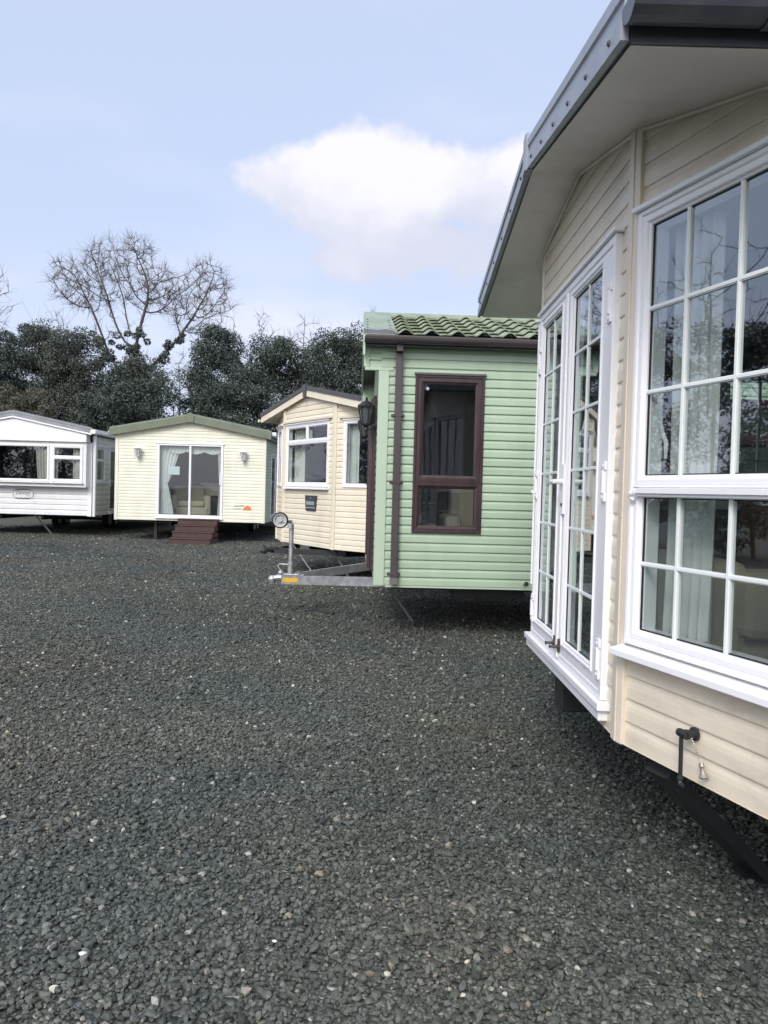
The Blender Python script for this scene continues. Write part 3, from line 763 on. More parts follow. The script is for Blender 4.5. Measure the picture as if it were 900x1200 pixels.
cb = empty('sideboard', mat_of(NEAR) @ Vector((-1.42, 2.2, zb + .1)), NEAR.rotation_euler.z, 'brown wooden sideboard inside the near cream caravan seen through its doors', 'sideboard')
MB().wbox(-.2, .2, -.6, .6, .0, .85).build('cabinet_body', M['wood'], cb, bevel=.01)
for s in (-.3, .3): MB().wbox(.202, .215, s - .27, s + .27, .08, .78).build('cabinet_door', M['wood'], cb, bevel=.004)
MB().wbox(-.22, .23, -.62, .62, .852, .88).build('cabinet_top', M['wood'], cb, bevel=.004)

# ================================================================== CARAVAN B: green
GW = 3.3; GL = 9.; gh = GW / 2
GRN = empty('static_caravan', (-.069 - gh * .0349, 8.2 + gh * .9994, 0), rad(-88), 'sage green static caravan side-on with tiled green roof and brown window', 'static caravan', 'static caravans parked on the gravel')
gze, gzr = 3.06, 3.66
F1 = Fr((-gh, 0), (gh, 0)); F2 = Fr((gh, 0), (gh, GL)); F3 = Fr((-gh, GL), (-gh, 0)); F4 = Fr((gh, GL), (-gh, GL))
wm = MB(); lin = MB()
dg = (gh - .8, gh + .8, .68, 2.62)
gk = [(0, gze), (gh, gzr - .04), (GW, gze)]
clad(wm, F1, zb, gk, [dg]); inner_wall(lin, F1, zb + .08, [(0, 2.9), (GW, 2.9)], [dg])
gwn = (.359, 1.087, 1.135, 2.78)
gh1 = (gwn[0] + .01, gwn[1] - .01, gwn[2] + .01, gwn[3] - .01); gh2 = (3.2, 4.3, 1.5, 2.6)
clad(wm, F2, zb, [(0, gze), (GL, gze)], [gh1, gh2], u0=.0); inner_wall(lin, F2, zb + .08, [(0, 2.9), (GL, 2.9)], [gh1, gh2])
clad(wm, F3, zb, [(0, gze), (GL, gze)], [(5.5, 6.6, 1.5, 2.6)]); inner_wall(lin, F3, zb + .08, [(0, 2.9), (GL, 2.9)], [(5.5, 6.6, 1.5, 2.6)])
clad(wm, F4, zb, gk); inner_wall(lin, F4, zb + .08, [(0, 2.9), (GW, 2.9)], [])
wm.build('cladding', M['green'], GRN); lin.build('wall_lining', M['inner'], GRN)
# overhanging side cheeks above 2.83
for F_, sgn in ((F2, 1), (F3, -1)):
    ck = MB()
    fr2 = Fr((sgn * gh, -.17), d=(0, 1)) if sgn > 0 else Fr((sgn * gh, 0), d=(0, -1))
    clad(ck, fr2, 2.83 + .0, [(0, gze), (.17, gze)], u1=.17, pitch=.0908)
    ck.box(fr2, 0, .17, -.03, -.004, 2.83, gze)
    ck.build('eaves_cheek', M['green'], GRN)
FG2 = Fr((gh, -.17), d=(0, 1))
MB().box(FG2, 0, .30, -.03, .024, 2.812, 2.846).box(FG2, -.012, .045, -.032, .026, 2.846, gze + .02).build('cheek_trim', M['green_trim'], GRN, bevel=.003)
corner(GRN, gh, 0, 1, zb - .006, 2.811, 'green_trim', w=.085); corner(GRN, -gh, 0, -1, zb - .006, 2.811, 'green_trim', w=.085)
corner(GRN, gh, GL - .02, 1, zb, gze, 'green_trim')
MB().box(F2, .1, GL, -.03, .018, zb - .022, zb - .003).build('bottom_trim', M['green_trim'], GRN)
underframe(GRN, 3.1, GL, zb, mid=4.3)
MB().wbox(.55, 1.5, .85, 1.6, .44, zb - .03).build('battery_box', M['black'], GRN, bevel=.01)
MB().wbox(-1.58, 1.58, .05, GL - .05, zb + .08, zb + .10).build('carpet', M['carpet'], GRN)
MB().wbox(-1.58, 1.58, .06, GL - .05, 2.86, 2.88).build('ceiling', M['inner'], GRN)
MB().wbox(-1.58, 1.58, 4.4, 4.44, zb + .1, 2.86).build('partition', M['inner'], GRN)
w_ = window(F2, GRN, *gwn, [(gwn[0] + .03, gwn[1] - .03, 1.675, gwn[3] - .03), (gwn[0] + .012, gwn[1] - .012, gwn[2] + .012, 1.668)], m='brown', fw=.03, sw=.062, out=.03, sill=False, head=False, gl='glass_mid')
MB().box(F2, gwn[0] - .01, gwn[1] + .01, .012, .045, gwn[3] + .001, gwn[3] + .022).build('drip_ledge', M['dark_fascia'], w_)
MB().lathe(F2.P(.49, .004, 2.64), [(.018, 0), (.017, .004)], 14, F2.n).build('sticker', M['alloy'], w_)
window(F2, GRN, 3.19, 4.31, 1.49, 2.61, [(3.22, 4.28, 2.2, 2.58), (3.22, 4.28, 1.52, 2.19)], m='brown', sw=.055)
window(F3, GRN, 5.49, 6.61, 1.49, 2.61, [(5.52, 6.58, 2.2, 2.58), (5.52, 6.58, 1.52, 2.19)], m='brown', sw=.055)
# pantile roof: stepped, rolled courses
def pantiles(e, xe, ze, zr, y0, y1, m, side, pitch=.268, course=.30, roll=.055, step=.032, name='roof'):
    V = []; Q = []
    slope = math.hypot(xe, zr - ze); nc = max(3, int(round(slope / course))); per = 12
    nx = int((y1 - y0) / pitch * per); ux = Vector((-side * xe, 0, zr - ze)).normalized(); up = Vector((side * (zr - ze), 0, xe)).normalized()
    def h(y):
        t = ((y - y0) / pitch) % 1.
        return roll * (max(0, math.sin(math.pi * min(1, max(0, (t - .18) / .56)))) ** 1.2) + .006 * math.cos(2 * math.pi * t)
    for c in range(nc):
        s0 = slope * c / nc; s1 = slope * (c + 1) / nc + .0
        rows = (((s0 + .05, -.008), (s0 + .045, step - .016)) if c else ((s0 + .05, step - .012), (s0 + .045, step - .013))) + ((s0, step - .012), (s0, step), (s1, .004))
        b = len(V)
        for (s, l) in rows:
            for i in range(nx + 1):
                y = y0 + (y1 - y0) * i / nx
                p = Vector((side * xe, y, ze)) + ux * s + up * (l + h(y))
                V.append(tuple(p))
        for r in range(4):
            for i in range(nx):
                a_ = b + r * (nx + 1) + i; q = (a_, a_ + 1, a_ + nx + 2, a_ + nx + 1); Q.append(q if side > 0 else q[::-1])
    return fast_mesh(name, V, Q, M[m], e)
rx = gh + .13
gable_roof(GRN, -rx, gze - .0, rx, gze, gzr - .03, (-.17, -.17, -.17), GL + .1, .05, 'dark_fascia', 'dark_fascia', name='roof_deck')
pantiles(GRN, rx, gze + .085, gzr + .06, .12, GL + .1, 'green_tile', 1, course=.33, roll=.052, step=.035); pantiles(GRN, rx, gze + .085, gzr + .06, .12, GL + .1, 'green_tile', -1, course=.33, roll=.052, step=.035)
MB().extrude([(-.09, gzr + .055), (0, gzr + .10), (.09, gzr + .055), (.09, gzr + .075), (.02, gzr + .125), (-.02, gzr + .125), (-.09, gzr + .075)], -.185, GL + .1).build('ridge_cap', M['green_flash'], GRN)
for s in (1, -1):
    v = MB()   # verge flashing on the roof edge
    x0, z0, x1, z1 = s * (rx + .0), gze + .055, s * .05, gzr + .085
    P = [(x0, -.19, z0), (x1, -.19, z1), (x1, .13, z1), (x0, .13, z0), (x0, -.19, z0 + .055), (x1, -.19, z1 + .035), (x1, .12, z1 + .035), (x0, .16, z0 + .055)]
    v.add(P, [(0, 1, 5, 4), (4, 5, 6, 7), (2, 3, 7, 6), (3, 0, 4, 7), (1, 2, 6, 5), (3, 2, 1, 0)])
    vo = v.build('verge_flashing', M['green_flash'], GRN)
    rv = MB()
    for k in range(5):
        for yy in (-.15, .095):
            t = .1 + k * .12
            MB().lathe((x0 + (x1 - x0) * t, yy, z0 + .055 + (z1 + .035 - z0 - .055) * t), [(.012, 0), (.010, .006)], 6).build('rivet', M['dark_fascia'], vo)
    barge(GRN, s * (rx + .01), gze - .11, s * .002, gzr - .10, -.172, -.172, .20, t=.022, m='green_trim')
    def vz(x): return z0 + .058 + (z1 + .035 - z0 - .055) * (abs(x) - abs(x0)) / (abs(x1) - abs(x0))
    es = MB(); xa, xb, xc = s * (rx + .002), s * (rx - .30), s * (rx - .22)
    es.add([(xa, -.192, vz(xa)), (xb, -.192, vz(xb)), (xc, -.05, vz(xc)), (xb, .05, vz(xb)), (xc, .125, vz(xc)), (xa, .162, vz(xa))], [tuple(range(6)) if s < 0 else tuple(reversed(range(6)))])
    es.build('eaves_flashing', M['dark_fascia'], vo)
gutter(GRN, rx + .055, gze + .06, -.175, GL, 'brown_gut', .058)
MB().wbox(rx - .02, rx + .004, -.16, GL, gze - .015, gze + .10).build('eaves_board', M['brown_gut'], GRN)
dp = MB(); dp.box(F2, .148, .222, .022, .085, .63, gze - .07)
dp.box(F2, .150, .218, .04, .16, gze - .069, gze + .005); dp.add([F2.P(.142, .022, .63), F2.P(.226, .022, .63), F2.P(.226, .12, .60), F2.P(.142, .12, .60), F2.P(.142, .03, .66), F2.P(.226, .03, .66), F2.P(.226, .085, .66), F2.P(.142, .085, .66)], [(0, 1, 2, 3), (2, 3, 7, 6)])
dp.build('downpipe', M['brown_gut'], GRN, bevel=.006)
for z in (2.35, 1.66, .70): MB().box(F2, .115, .253, .012, .030, z - .012, z + .012).box(F2, .136, .232, .030, .090, z - .012, z + .012).build('pipe_clip', M['brown_gut'], GRN)
MB().lathe(F2.P(1.585, .012, .628), [(.022, 0), (.022, .02), (.012, .03)], 10, F2.n).tube([F2.P(1.585, .04, .628), F2.P(1.55, .045, .615)], .008, 6).build('drain_stub', M['black'], GRN)
# double doors standing slightly proud of the front
for k, (a0, a1) in enumerate(((dg[0] + .05, gh - .005), (gh + .005, dg[1] - .05))):
    d_ = MB()
    for (p0, p1, q0, q1) in ((a0, a0 + .1, .70, 2.57), (a1 - .1, a1, .70, 2.57), (a0 + .1, a1 - .1, .70, .84), (a0 + .1, a1 - .1, 2.46, 2.57)): d_.box(F1, p0, p1, .0, .06, q0, q1)
    lf = d_.build('door', M['brown'], GRN, bevel=.004)
    MB().box(F1, a0 + .1, a1 - .1, .02, .026, .84, 2.46).build('pane', M['glass_mid'], lf)
    if k: MB().box(F1, a0 + .03, a0 + .06, .062, .075, 1.52, 1.74).tube([F1.P(a0 + .045, .11, 1.64), F1.P(a0 + .14, .115, 1.64)], .011, 8).build('handle', M['galv'], lf)
MB().ring(F1, dg[0] - .03, dg[1] + .03, dg[2] - .04, dg[3] + .03, [(0, 0), (0, .05), (.022, .055), (.03, .085), (.055, .09), (.065, .07), (.08, .02)]).build('door_frame', M['brown'], GRN, bevel=.003)
lantern(GRN, F1, gh + .98, 2.42, 1.05, 'black', 'lampsmoke'); lantern(GRN, F1, gh - .98, 2.42, 1.05, 'black', 'lampsmoke')
steady(GRN, (-.02, 9.39, .56), (.374, 9.389, .012), 'legsteel', .07, .03)
# galvanised tow hitch
hx0 = -1.235
def G(x, y, z): return w2l(GRN, (x, y, z))
af = MB()
for (y0, z0) in ((8.85, .545), (10.7, .585)):
    a_, b_ = G(.35, y0 + (-.25 if y0 < 9 else .25), z0 + .02), G(hx0, 9.72 + (-.05 if y0 < 9 else .05), .435)
    af.beam(a_, b_, .035, .105)
af.beam(G(-1.0, 9.58, .45), G(-1.0, 9.86, .45), .05, .09); 
afo = af.build('tow_frame', M['galv'], GRN)
cp = MB(); cp.tube([G(-1.15, 9.72, .47), G(-1.30, 9.72, .455), G(-1.36, 9.72, .445)], [.045, .04, .03], 10); cp.lathe(G(-1.37, 9.72, .44), [(.01, -.05), (.045, -.045), (.052, 0), (.035, .03), (.01, .045)], 12)
cp.lathe(G(-1.26, 9.72, .49), [(.035, 0), (.04, .03), (.025, .05), (.012, .06)], 10)
cp.tube([G(-1.26, 9.72, .54), G(-1.30, 9.72, .60), G(-1.28, 9.72, .625), G(-1.16, 9.72, .62)], .009, 6); cp.wbox(*(lambda c: (c.x - .07, c.x + .07, c.y - .10, c.y + .10, c.z - .005, c.z + .008))(G(-1.13, 9.72, .50)))
cp.build('coupling', M['galv'], afo, bevel=.003)
a_, b_ = G(.35, 8.60, .565), G(hx0, 9.67, .435)
MB().beam(a_.lerp(b_, .86), a_.lerp(b_, .985), .041, .055).build('warning_label', M['yellow_label'], afo)
jk = MB(); jk.tube([G(-1.14, 9.72, .40), G(-1.14, 9.72, .66)], .036, 12); jk.tube([G(-1.14, 9.72, .60), G(-1.14, 9.72, 1.12)], .028, 12); jk.tube([G(-1.14, 9.72, 1.12), G(-1.15, 9.72, 1.155), G(-1.20, 9.66, 1.155), G(-1.27, 9.66, 1.165)], [.026, .024, .02, .018], 8); jk.beam(G(-1.16, 9.66, 1.10), G(-1.16, 9.80, 1.10), .05, .06)
jko = jk.build('jockey_post', M['galv'], GRN)
wc = G(-1.275, 9.66, 1.17); ax = Vector((1, 0, 0))
MB().lathe(wc, [(.076, -.024), (.092, -.026), (.100, -.014), (.100, .014), (.092, .026), (.076, .024), (.076, -.024)], 26, ax, False).build('jockey_tyre', M['rubber'], jko)
rm = MB(); rm.lathe(wc, [(.066, -.026), (.082, -.030), (.082, .030), (.066, .026), (.066, -.026)], 24, ax, False); rm.lathe(wc, [(.066, -.002), (.066, .002)], 24, ax); rm.lathe(wc, [(.024, -.036), (.024, .036)], 12, ax)
for k in range(5):
    a_ = k * 2 * math.pi / 5; rm.beam(wc, wc + Vector((0, math.cos(a_) * .063, math.sin(a_) * .063)), .045, .016, up=(1, 0, 0))
rm.build('jockey_rim', M['alloy'], jko)
T = mat_of(GRN)
sofa(GRN, .95, 1.32, zb + .12, 1.1, rad(90), 'sofa2', 'grey brown armchair behind the lower pane of the green caravan', name='armchair', back_h=.92)
ct = empty('side_table', T @ Vector((1.2, .45, zb + .1)), 0, 'small dark side table inside the green caravan beside its window', 'table')
tb = MB(); tb.wbox(-.2, .2, -.2, .2, .5, .53); tb.build('table_top', M['wood'], ct, bevel=.005)
for sx in (-.17, .17):
    for sy2 in (-.17, .17): MB().tube([(sx, sy2, 0), (sx, sy2, .5)], .015, 6).build('leg', M['wood'], ct)
po = empty('potted_plant', T @ Vector((1.2, .45, zb + .632)), 0, 'dark leafy pot plant on the side table inside the green caravan', 'plant')
MB().lathe((0, 0, 0), [(.05, 0), (.075, .11), (.07, .11)], 14).build('pot', M['sofa'], po)
pv = []; pf = []
for k in range(60):
    d = Vector((random.gauss(0, .6), random.gauss(0, .6), random.uniform(.3, 1.4))).normalized(); c = Vector((0, 0, .10)) + d * random.uniform(.05, .24); t = d.orthogonal().normalized() * .022
    b = len(pv); pv += [c, c + d * .04 + t, c + d * .09, c + d * .04 - t]; pf.append((b, b + 1, b + 2, b + 3))
fast_mesh('leaves', pv, pf, M['ivy'], po, np.repeat(RNG.random(60), 4))

# ================================================================== CARAVAN C: second cream, angled
d2 = Vector((.535, -.845)); ang2 = math.atan2(d2.y, d2.x)
CR = empty('static_caravan', (-1.355, 13.77, 0), ang2, 'warm cream static caravan angled behind the green one, dark tiled roof', 'static caravan', 'static caravans parked on the gravel')
c2, s2 = .985, 1.85; y2 = (s2 - c2) * math.tan(rad(18)); L2 = 9.
FC2 = Fr((-c2, 0), (c2, 0)); FB2 = Fr((c2, 0), (s2, y2)); FA2 = Fr((-s2, y2), (-c2, 0)); FR2 = Fr((s2, y2), (s2, L2)); FL2 = Fr((-s2, L2), (-s2, y2)); FK2 = Fr((s2, L2), (-s2, L2))
ze2, zr2, x2 = 2.86, 3.215, 1.89
def so2(x): return zr2 - (zr2 - ze2) * abs(x) / x2
wm = MB(); lin = MB()
W1 = (.13, 2 * c2 - .20, 1.61, 2.72); W2 = (.20, .80, 1.61, 2.70); W3 = (.06, .70, 1.61, 2.70)
def hol(w): return (w[0] + .01, w[1] - .01, w[2] + .01, w[3] - .01)
for F_, kn, hh in ((FC2, [(0, so2(c2)), (c2, zr2), (2 * c2, so2(c2))], [hol(W1)]), (FB2, [(0, so2(c2)), (FB2.L, so2(s2))], [hol(W2)]), (FA2, [(0, so2(s2)), (FA2.L, so2(c2))], [hol(W3)]),
                   (FR2, [(0, so2(s2)), (FR2.L, so2(s2))], [(1.2, 2.2, 1.6, 2.5)]), (FL2, [(0, so2(s2)), (FL2.L, so2(s2))], [(FL2.L - 2.2, FL2.L - 1.2, 1.6, 2.5)]), (FK2, [(0, so2(s2)), (s2, zr2), (2 * s2, so2(s2))], [])):
    clad(wm, F_, zb, kn, hh, amp=.72); inner_wall(lin, F_, zb + .08, [(0, 2.82), (F_.L, 2.82)], hh)
wm.build('cladding', M['cream2'], CR); lin.build('wall_lining', M['inner'], CR)
underframe(CR, 3.5, L2, zb, y0=.3, wheels=True)
MB().wbox(-1.8, 1.8, .3, L2 - .05, zb + .08, zb + .10).build('carpet', M['carpet'], CR)
MB().wbox(-1.8, 1.8, .3, L2 - .05, 2.79, 2.81).build('ceiling', M['inner'], CR); MB().wbox(-1.8, 1.8, 3.6, 3.64, zb + .1, 2.79).build('partition', M['inner'], CR)
gable_roof(CR, -x2, ze2, x2, ze2, zr2, (-.06, -.06, -.06), L2 + .1, .05, 'dark_fascia', 'cream_trim', name='roof_deck')
for s in (1, -1):
    pantiles(CR, x2 + .02, ze2 + .045, zr2 + .045, -.05, L2 + .1, 'grey_tile', s, pitch=.3, course=.36, roll=.03, step=.02)
    barge(CR, s * (x2 + .01), ze2 - .03, s * .002, zr2 - .03, -.062, -.062, .115, m='cream2'); barge(CR, s * (x2 + .015), ze2 + .086, s * .002, zr2 + .086, -.07, -.07, .07, t=.03, m='dark_fascia', name='verge_trim')
MB().extrude([(-.035, zr2 - .05), (.035, zr2 - .05), (.07, zr2 + .17), (-.07, zr2 + .17)], -.115, -.065).build('ridge_cap', M['dark_fascia'], CR)
gutter(CR, x2 + .05, ze2 + .03, -.11, L2, 'brown_gut', .05); gutter(CR, -x2 - .05, ze2 + .03, -.11, L2, 'cream_trim', .05, side=-1)
for F_, u in ((FC2, .025), (FC2, 2 * c2 - .025)): trim(CR, F_, u, .06, zb - .005, so2(c2) - .01, 'cream2', .03)
trim(CR, FB2, .02, .045, zb - .005, so2(c2) - .01, 'cream2', .028); trim(CR, FB2, FB2.L - .02, .045, zb - .005, so2(s2) - .01, 'cream2', .028); trim(CR, FA2, .02, .045, zb - .005, so2(s2) - .01, 'cream2', .028)
for F_, w in ((FC2, W1), (FB2, W2), (FA2, W3)): MB().box(F_, w[0] - .09, w[1] + .09, .01, .06, w[3] + .03, w[3] + .075).build('window_hood', M['cream_trim'], CR, bevel=.006)
m1 = (W1[0] + W1[1]) / 2; zt = 2.40
window(FC2, CR, *W1, [(W1[0] + .03, m1 - .004, zt, W1[3] - .03), (m1 + .004, W1[1] - .03, zt, W1[3] - .03), (W1[0] + .03, W1[1] - .03, W1[2] + .03, zt - .008)], sw=.045, gl='glass_mid')
for F_, w in ((FB2, W2), (FA2, W3)): window(F_, CR, *w, [(w[0] + .03, w[1] - .03, w[2] + .03, w[3] - .03)], sw=.035, sill=False, gl='glass_mid')
window(FR2, CR, 1.19, 2.21, 1.59, 2.51, [(1.22, 2.18, 1.62, 2.48)]); window(FL2, CR, FL2.L - 2.21, FL2.L - 1.19, 1.59, 2.51, [(FL2.L - 2.18, FL2.L - 1.22, 1.62, 2.48)])
pq = MB().add([FC2.P(u, o, z) for o in (.017, .03) for (u, z) in ((.99, 1.195), (1.36, 1.195), (1.40, 1.46), (.96, 1.46))], [(4, 5, 6, 7), (0, 1, 5, 4), (1, 2, 6, 5), (2, 3, 7, 6), (3, 0, 4, 7)]).build('plaque', M['plaque'], CR)
pm = MB(); pm.box(FC2, 1.00, 1.345, .031, .033, 1.238, 1.258); pm.lathe(FC2.P(1.175, .031, 1.41), [(.02, 0), (.012, .003)], 6, FC2.n)
for i, (a, b) in enumerate(((0, .05), (.058, .092), (.10, .15), (.158, .20), (.208, .25), (.258, .30))): pm.box(FC2, 1.02 + a, 1.02 + b, .031, .033, 1.292, 1.362 if i % 2 == 0 else 1.352)
pm.build('plaque_print', M['plaque_mark'], pq)
steady(CR, (-.85, 13.15, .56), (-.52, 13.25, .012), 'legsteel', .07, .03); steady(CR, (-1.65, 14.3, .56), (-1.25, 14.3, .012), 'galv', .035, .02)
hk = MB(); hk.beam((-.9, .3, .5), (-.05, -.62, .50), .06, .09); hk.beam((.9, .3, .5), (.05, -.62, .50), .06, .09); hk.tube([(0, -.55, .52), (0, -.82, .52)], [.05, .035], 8); hk.lathe((0, -.80, .50), [(.05, -.05), (.06, 0), (.03, .05), (.02, .10)], 10); hk.wbox(-.12, .12, -.62, -.5, .53, .56)
hk.build('tow_frame', M['black'], CR)
T = mat_of(CR)
curtain(FC2, .22, .62, 1.62, 2.68, -.12, 'cream curtain at the left of the angled cream caravan\'s front window', 'curtain2', folds=4, parent_t=T)
curtain(FB2, .22, .42, 1.62, 2.68, -.12, 'white curtain in the right bow window of the angled cream caravan', 'curtain', folds=3, parent_t=T)

# ================================================================== CARAVAN D: pale yellow, front-on
YW = 2.11; LY = 11.2
YE = empty('static_caravan', (-5.51, 22.25, 0), 0, 'pale yellow static caravan front-on with olive fascia, sliding doors and two lanterns', 'static caravan', 'static caravans parked on the gravel')
FY = Fr((-YW, 0), (YW, 0)); FYR = Fr((YW, 0), (YW, LY)); FYL = Fr((-YW, LY), (-YW, 0)); FYK = Fr((YW, LY), (-YW, LY))
yze, yzr = 2.95, 3.37
dY = (2 * YW - 3.05, 2 * YW - 1.185, .69, 2.755)
wm = MB(); lin = MB(); sd = MB()
yhr = (1.15, 3.0, .70, 2.55)
clad(wm, FY, zb, [(0, yze + .03), (YW, yzr + .1), (2 * YW, yze + .03)], [hol(dY)], amp=.75); inner_wall(lin, FY, zb + .08, [(0, 2.85), (2 * YW, 2.85)], [hol(dY)])
wm.build('front_cladding', M['yellow'], YE)
clad(sd, FYR, zb, [(0, yze + .05), (LY, yze + .05)], [yhr]); inner_wall(lin, FYR, zb + .08, [(0, 2.85), (LY, 2.85)], [yhr])
clad(sd, FYL, zb, [(0, yze + .05), (LY, yze + .05)], []); clad(sd, FYK, zb, [(0, yze), (YW, yzr), (2 * YW, yze)]); inner_wall(lin, FYL, zb + .08, [(0, 2.85), (LY, 2.85)], [])
sd.build('side_cladding', M['sage_dull'], YE); lin.build('wall_lining', M['inner'], YE)
corner(YE, YW, 0, 1, zb - .01, yze, 'yellow', w=.07); corner(YE, -YW, 0, -1, zb - .01, yze, 'yellow', w=.07)
underframe(YE, 4., LY, zb, y0=.15)
MB().wbox(-2.05, 2.05, .05, LY - .05, zb + .08, zb + .10).build('carpet', M['carpet'], YE); MB().wbox(-2.05, 2.05, .06, LY - .05, 2.80, 2.82).build('ceiling', M['inner'], YE); MB().wbox(-2.05, 2.05, 4., 4.04, zb + .1, 2.8).build('partition', M['inner'], YE)
gable_roof(YE, -YW - .14, yze, YW + .14, yze, yzr, (-.12, -.12, -.12), LY + .1, .06, 'grey_roof', 'cream_trim', name='roof')
for s in (1, -1):
    fb = MB()
    x0, z0, x1, z1 = s * (YW + .17), yze - .01, 0, yzr
    fb.add([(x0, -.16, z0), (x1, -.16, z1), (x1, -.16, z1 + .19), (x0, -.16, z0 + .19), (x1, -.05, z1 + .25), (x0, -.05, z0 + .25), (x1, .0, z1), (x0, .0, z0), (x0, .03, z0 + .25), (x1, .03, z1 + .25)],
           [(0, 1, 2, 3), (3, 2, 4, 5), (0, 7, 6, 1), (5, 4, 9, 8), (0, 3, 5, 8, 7)])
    fb.build('fascia', M['olive'], YE)
    pantiles(YE, YW + .16, yze + .065, yzr + .08, .02, LY + .1, 'grey_roof', s, pitch=.3, course=.38, roll=.03, step=.02, name='roof_tiles')
MB().extrude([(-.10, yzr - .015), (.10, yzr - .015), (.13, yzr + .20), (0, yzr + .27), (-.13, yzr + .20)], -.185, -.155).build('ridge_cap', M['olive'], YE, bevel=.01)
gutter(YE, YW + .20, yze + .12, .0, LY, 'white', .05); gutter(YE, -YW - .20, yze + .12, .0, LY, 'white', .05, side=-1)
MB().wbox(YW + .16, YW + .30, -.04, .12, yze + .09, yze + .20).build('gutter_end', M['white'], YE, bevel=.02)
my = (dY[0] + dY[1]) / 2
wy = window(FY, YE, *dY, [(dY[0] + .04, my - .002, dY[2] + .03, dY[3] - .03), (my + .002, dY[1] - .04, dY[2] + .03, dY[3] - .03)], name='sliding_door', fw=.055, sw=.03, out=.04, sill=False, gl='glass_mid')
MB().box(FY, dY[1] - .085, dY[1] - .05, .035, .07, 1.62, 1.95).build('handle', M['white'], wy, bevel=.005)
MB().box(FY, dY[0] - .02, dY[1] + .02, 0, .07, dY[2] - .05, dY[2] - .001).build('threshold', M['white'], wy, bevel=.005)
wr = window(FYR, YE, 1.14, 3.01, .69, 2.56, [(1.19, 2.07, .73, 2.52), (2.08, 2.96, .73, 2.52)], name='side_door', sw=.05, sill=False, gl='glass_dark')
lantern(YE, FY, 2 * YW - 3.58, 2.50, 1.15); lantern(YE, FY, 2 * YW - .605, 2.47, 1.15)
# orange and grey transfer on the front
lg = MB(); pts = [(-.115, 0), (.115, 0), (.11, .05), (.085, .10), (.05, .115), (.02, .135), (-.02, .125), (-.05, .11), (-.08, .08), (-.10, .06), (-.12, .03)]
n = len(pts); lg.add([FY.P(3.74 + a, o, .935 + b) for o in (.0165, .0185) for (a, b) in pts], [tuple(range(n, 2 * n))] + [(i, (i + 1) % n, (i + 1) % n + n, i + n) for i in range(n)])
lg.build('orange_emblem', M['orange'], YE)
lt = MB(); lt.tube([FY.P(3.36, .019, 1.045), FY.P(3.5, .019, 1.05), FY.P(3.66, .019, 1.062)], .006, 4)
pp = [FY.P(3.34 + .016 * i, .019, .955 + (.028 if i % 2 else 0) + (.02 if i % 5 == 0 else 0)) for i in range(16)]
lt.tube(pp, .003, 4); lt.build('script_lettering', M['decal'], YE)
bl = MB(); bl.beam((-1.05, .35, .56), (-1.05, .35, .02), .08, .08, up=(0, 1, 0)); bl.wbox(-1.2, -.9, .2, .5, .0, .04); bl.beam((-1.05, .35, .5), (-.55, .45, .5), .05, .05); bl.build('corner_steady', M['black'], YE)
# brown steps
ST = empty('entrance_steps', (-5.21, 21.6, 0), 0, 'brown four-tread steps below the sliding doors of the pale yellow caravan', 'steps')
sx0, sx1 = -.545, .545
stp = []
for k in range(4):
    h1 = .165 * (k + 1); yb = -.52 + .27 * k
    MB().wbox(sx0, sx1, yb + .02, .55, h1 - .165 + (.0 if k == 0 else .002), h1 - .032).build('riser', M['steps'], ST, bevel=.006)
    MB().wbox(sx0 - .012, sx1 + .012, yb, yb + .30, h1 - .031, h1).build('tread', M['steps'], ST, bevel=.006)
T = mat_of(YE)
curtain(FY, dY[0] + .06, dY[0] + .62, .76, 2.70, -.14, 'white tied-back curtain at the left of the pale yellow caravan\'s sliding doors', 'curtain', waist=(1.62, .35), folds=5, parent_t=T)
curtain(FY, dY[1] - .20, dY[1] - .06, .76, 2.70, -.14, 'narrow white curtain at the right of the pale yellow caravan\'s sliding doors', 'curtain', waist=(1.62, .5), side=1, folds=3, parent_t=T)
vl = []; vf = []
nv = 72
for i in range(nv + 1):
    u = dY[0] + .3 + (dY[1] - dY[0] - .36) * i / nv
    for z in (2.70, 2.55 - .07 * abs(math.sin(i / nv * math.pi * 3))): vl.append(tuple(FY.P(u, -.10 + .012 * math.sin(i * 1.3), z)))
for i in range(nv): vf.append((2 * i, 2 * i + 1, 2 * i + 3, 2 * i + 2))
vo = fast_mesh('valance', vl, vf, M['curtain'], None, smooth=True); vo.matrix_world = T; tag(vo, 'scalloped white pelmet across the top of the pale yellow caravan\'s sliding doors', 'pelmet')
nt_ = MB().box(FY, dY[0] + .31, dY[0] + .63, -.016, -.012, 1.885, 2.12).build('paper_notice', M['paper']); nt_.matrix_world = T; tag(nt_, 'pale blue paper notice stuck inside the pale yellow caravan\'s sliding door', 'notice')
sofa(YE, dY[0] - YW + .62, 1.3, zb + .1, 1.1, rad(20), 'sofa', 'beige armchair behind the left sliding door of the pale yellow caravan', name='armchair', back_h=.9)
fp = empty('fireplace', T @ Vector((dY[1] - YW - .45, 1.9, zb + .1)), 0, 'pale fireplace with mantel behind the right sliding door of the yellow caravan', 'fireplace')
MB().wbox(-.5, -.32, -.15, .15, 0, .95).wbox(.32, .5, -.15, .15, 0, .95).wbox(-.32, .32, -.15, .15, .62, .95).build('surround', M['sofa'], fp, bevel=.006)
MB().wbox(-.58, .58, -.22, .16, .951, 1.0).build('mantel', M['sofa'], fp, bevel=.006); MB().wbox(-.3, .3, -.05, .12, .0, .6).build('grate', M['black'], fp)
tv = MB().wbox(-.42, .42, 0, .05, 0, .52).build('television', M['black'], None, bevel=.01); tv.matrix_world = T @ Matrix.Translation((dY[1] - YW - .45, 1.9, zb + 1.11)); tag(tv, 'black flat television on the mantel inside the pale yellow caravan', 'television')

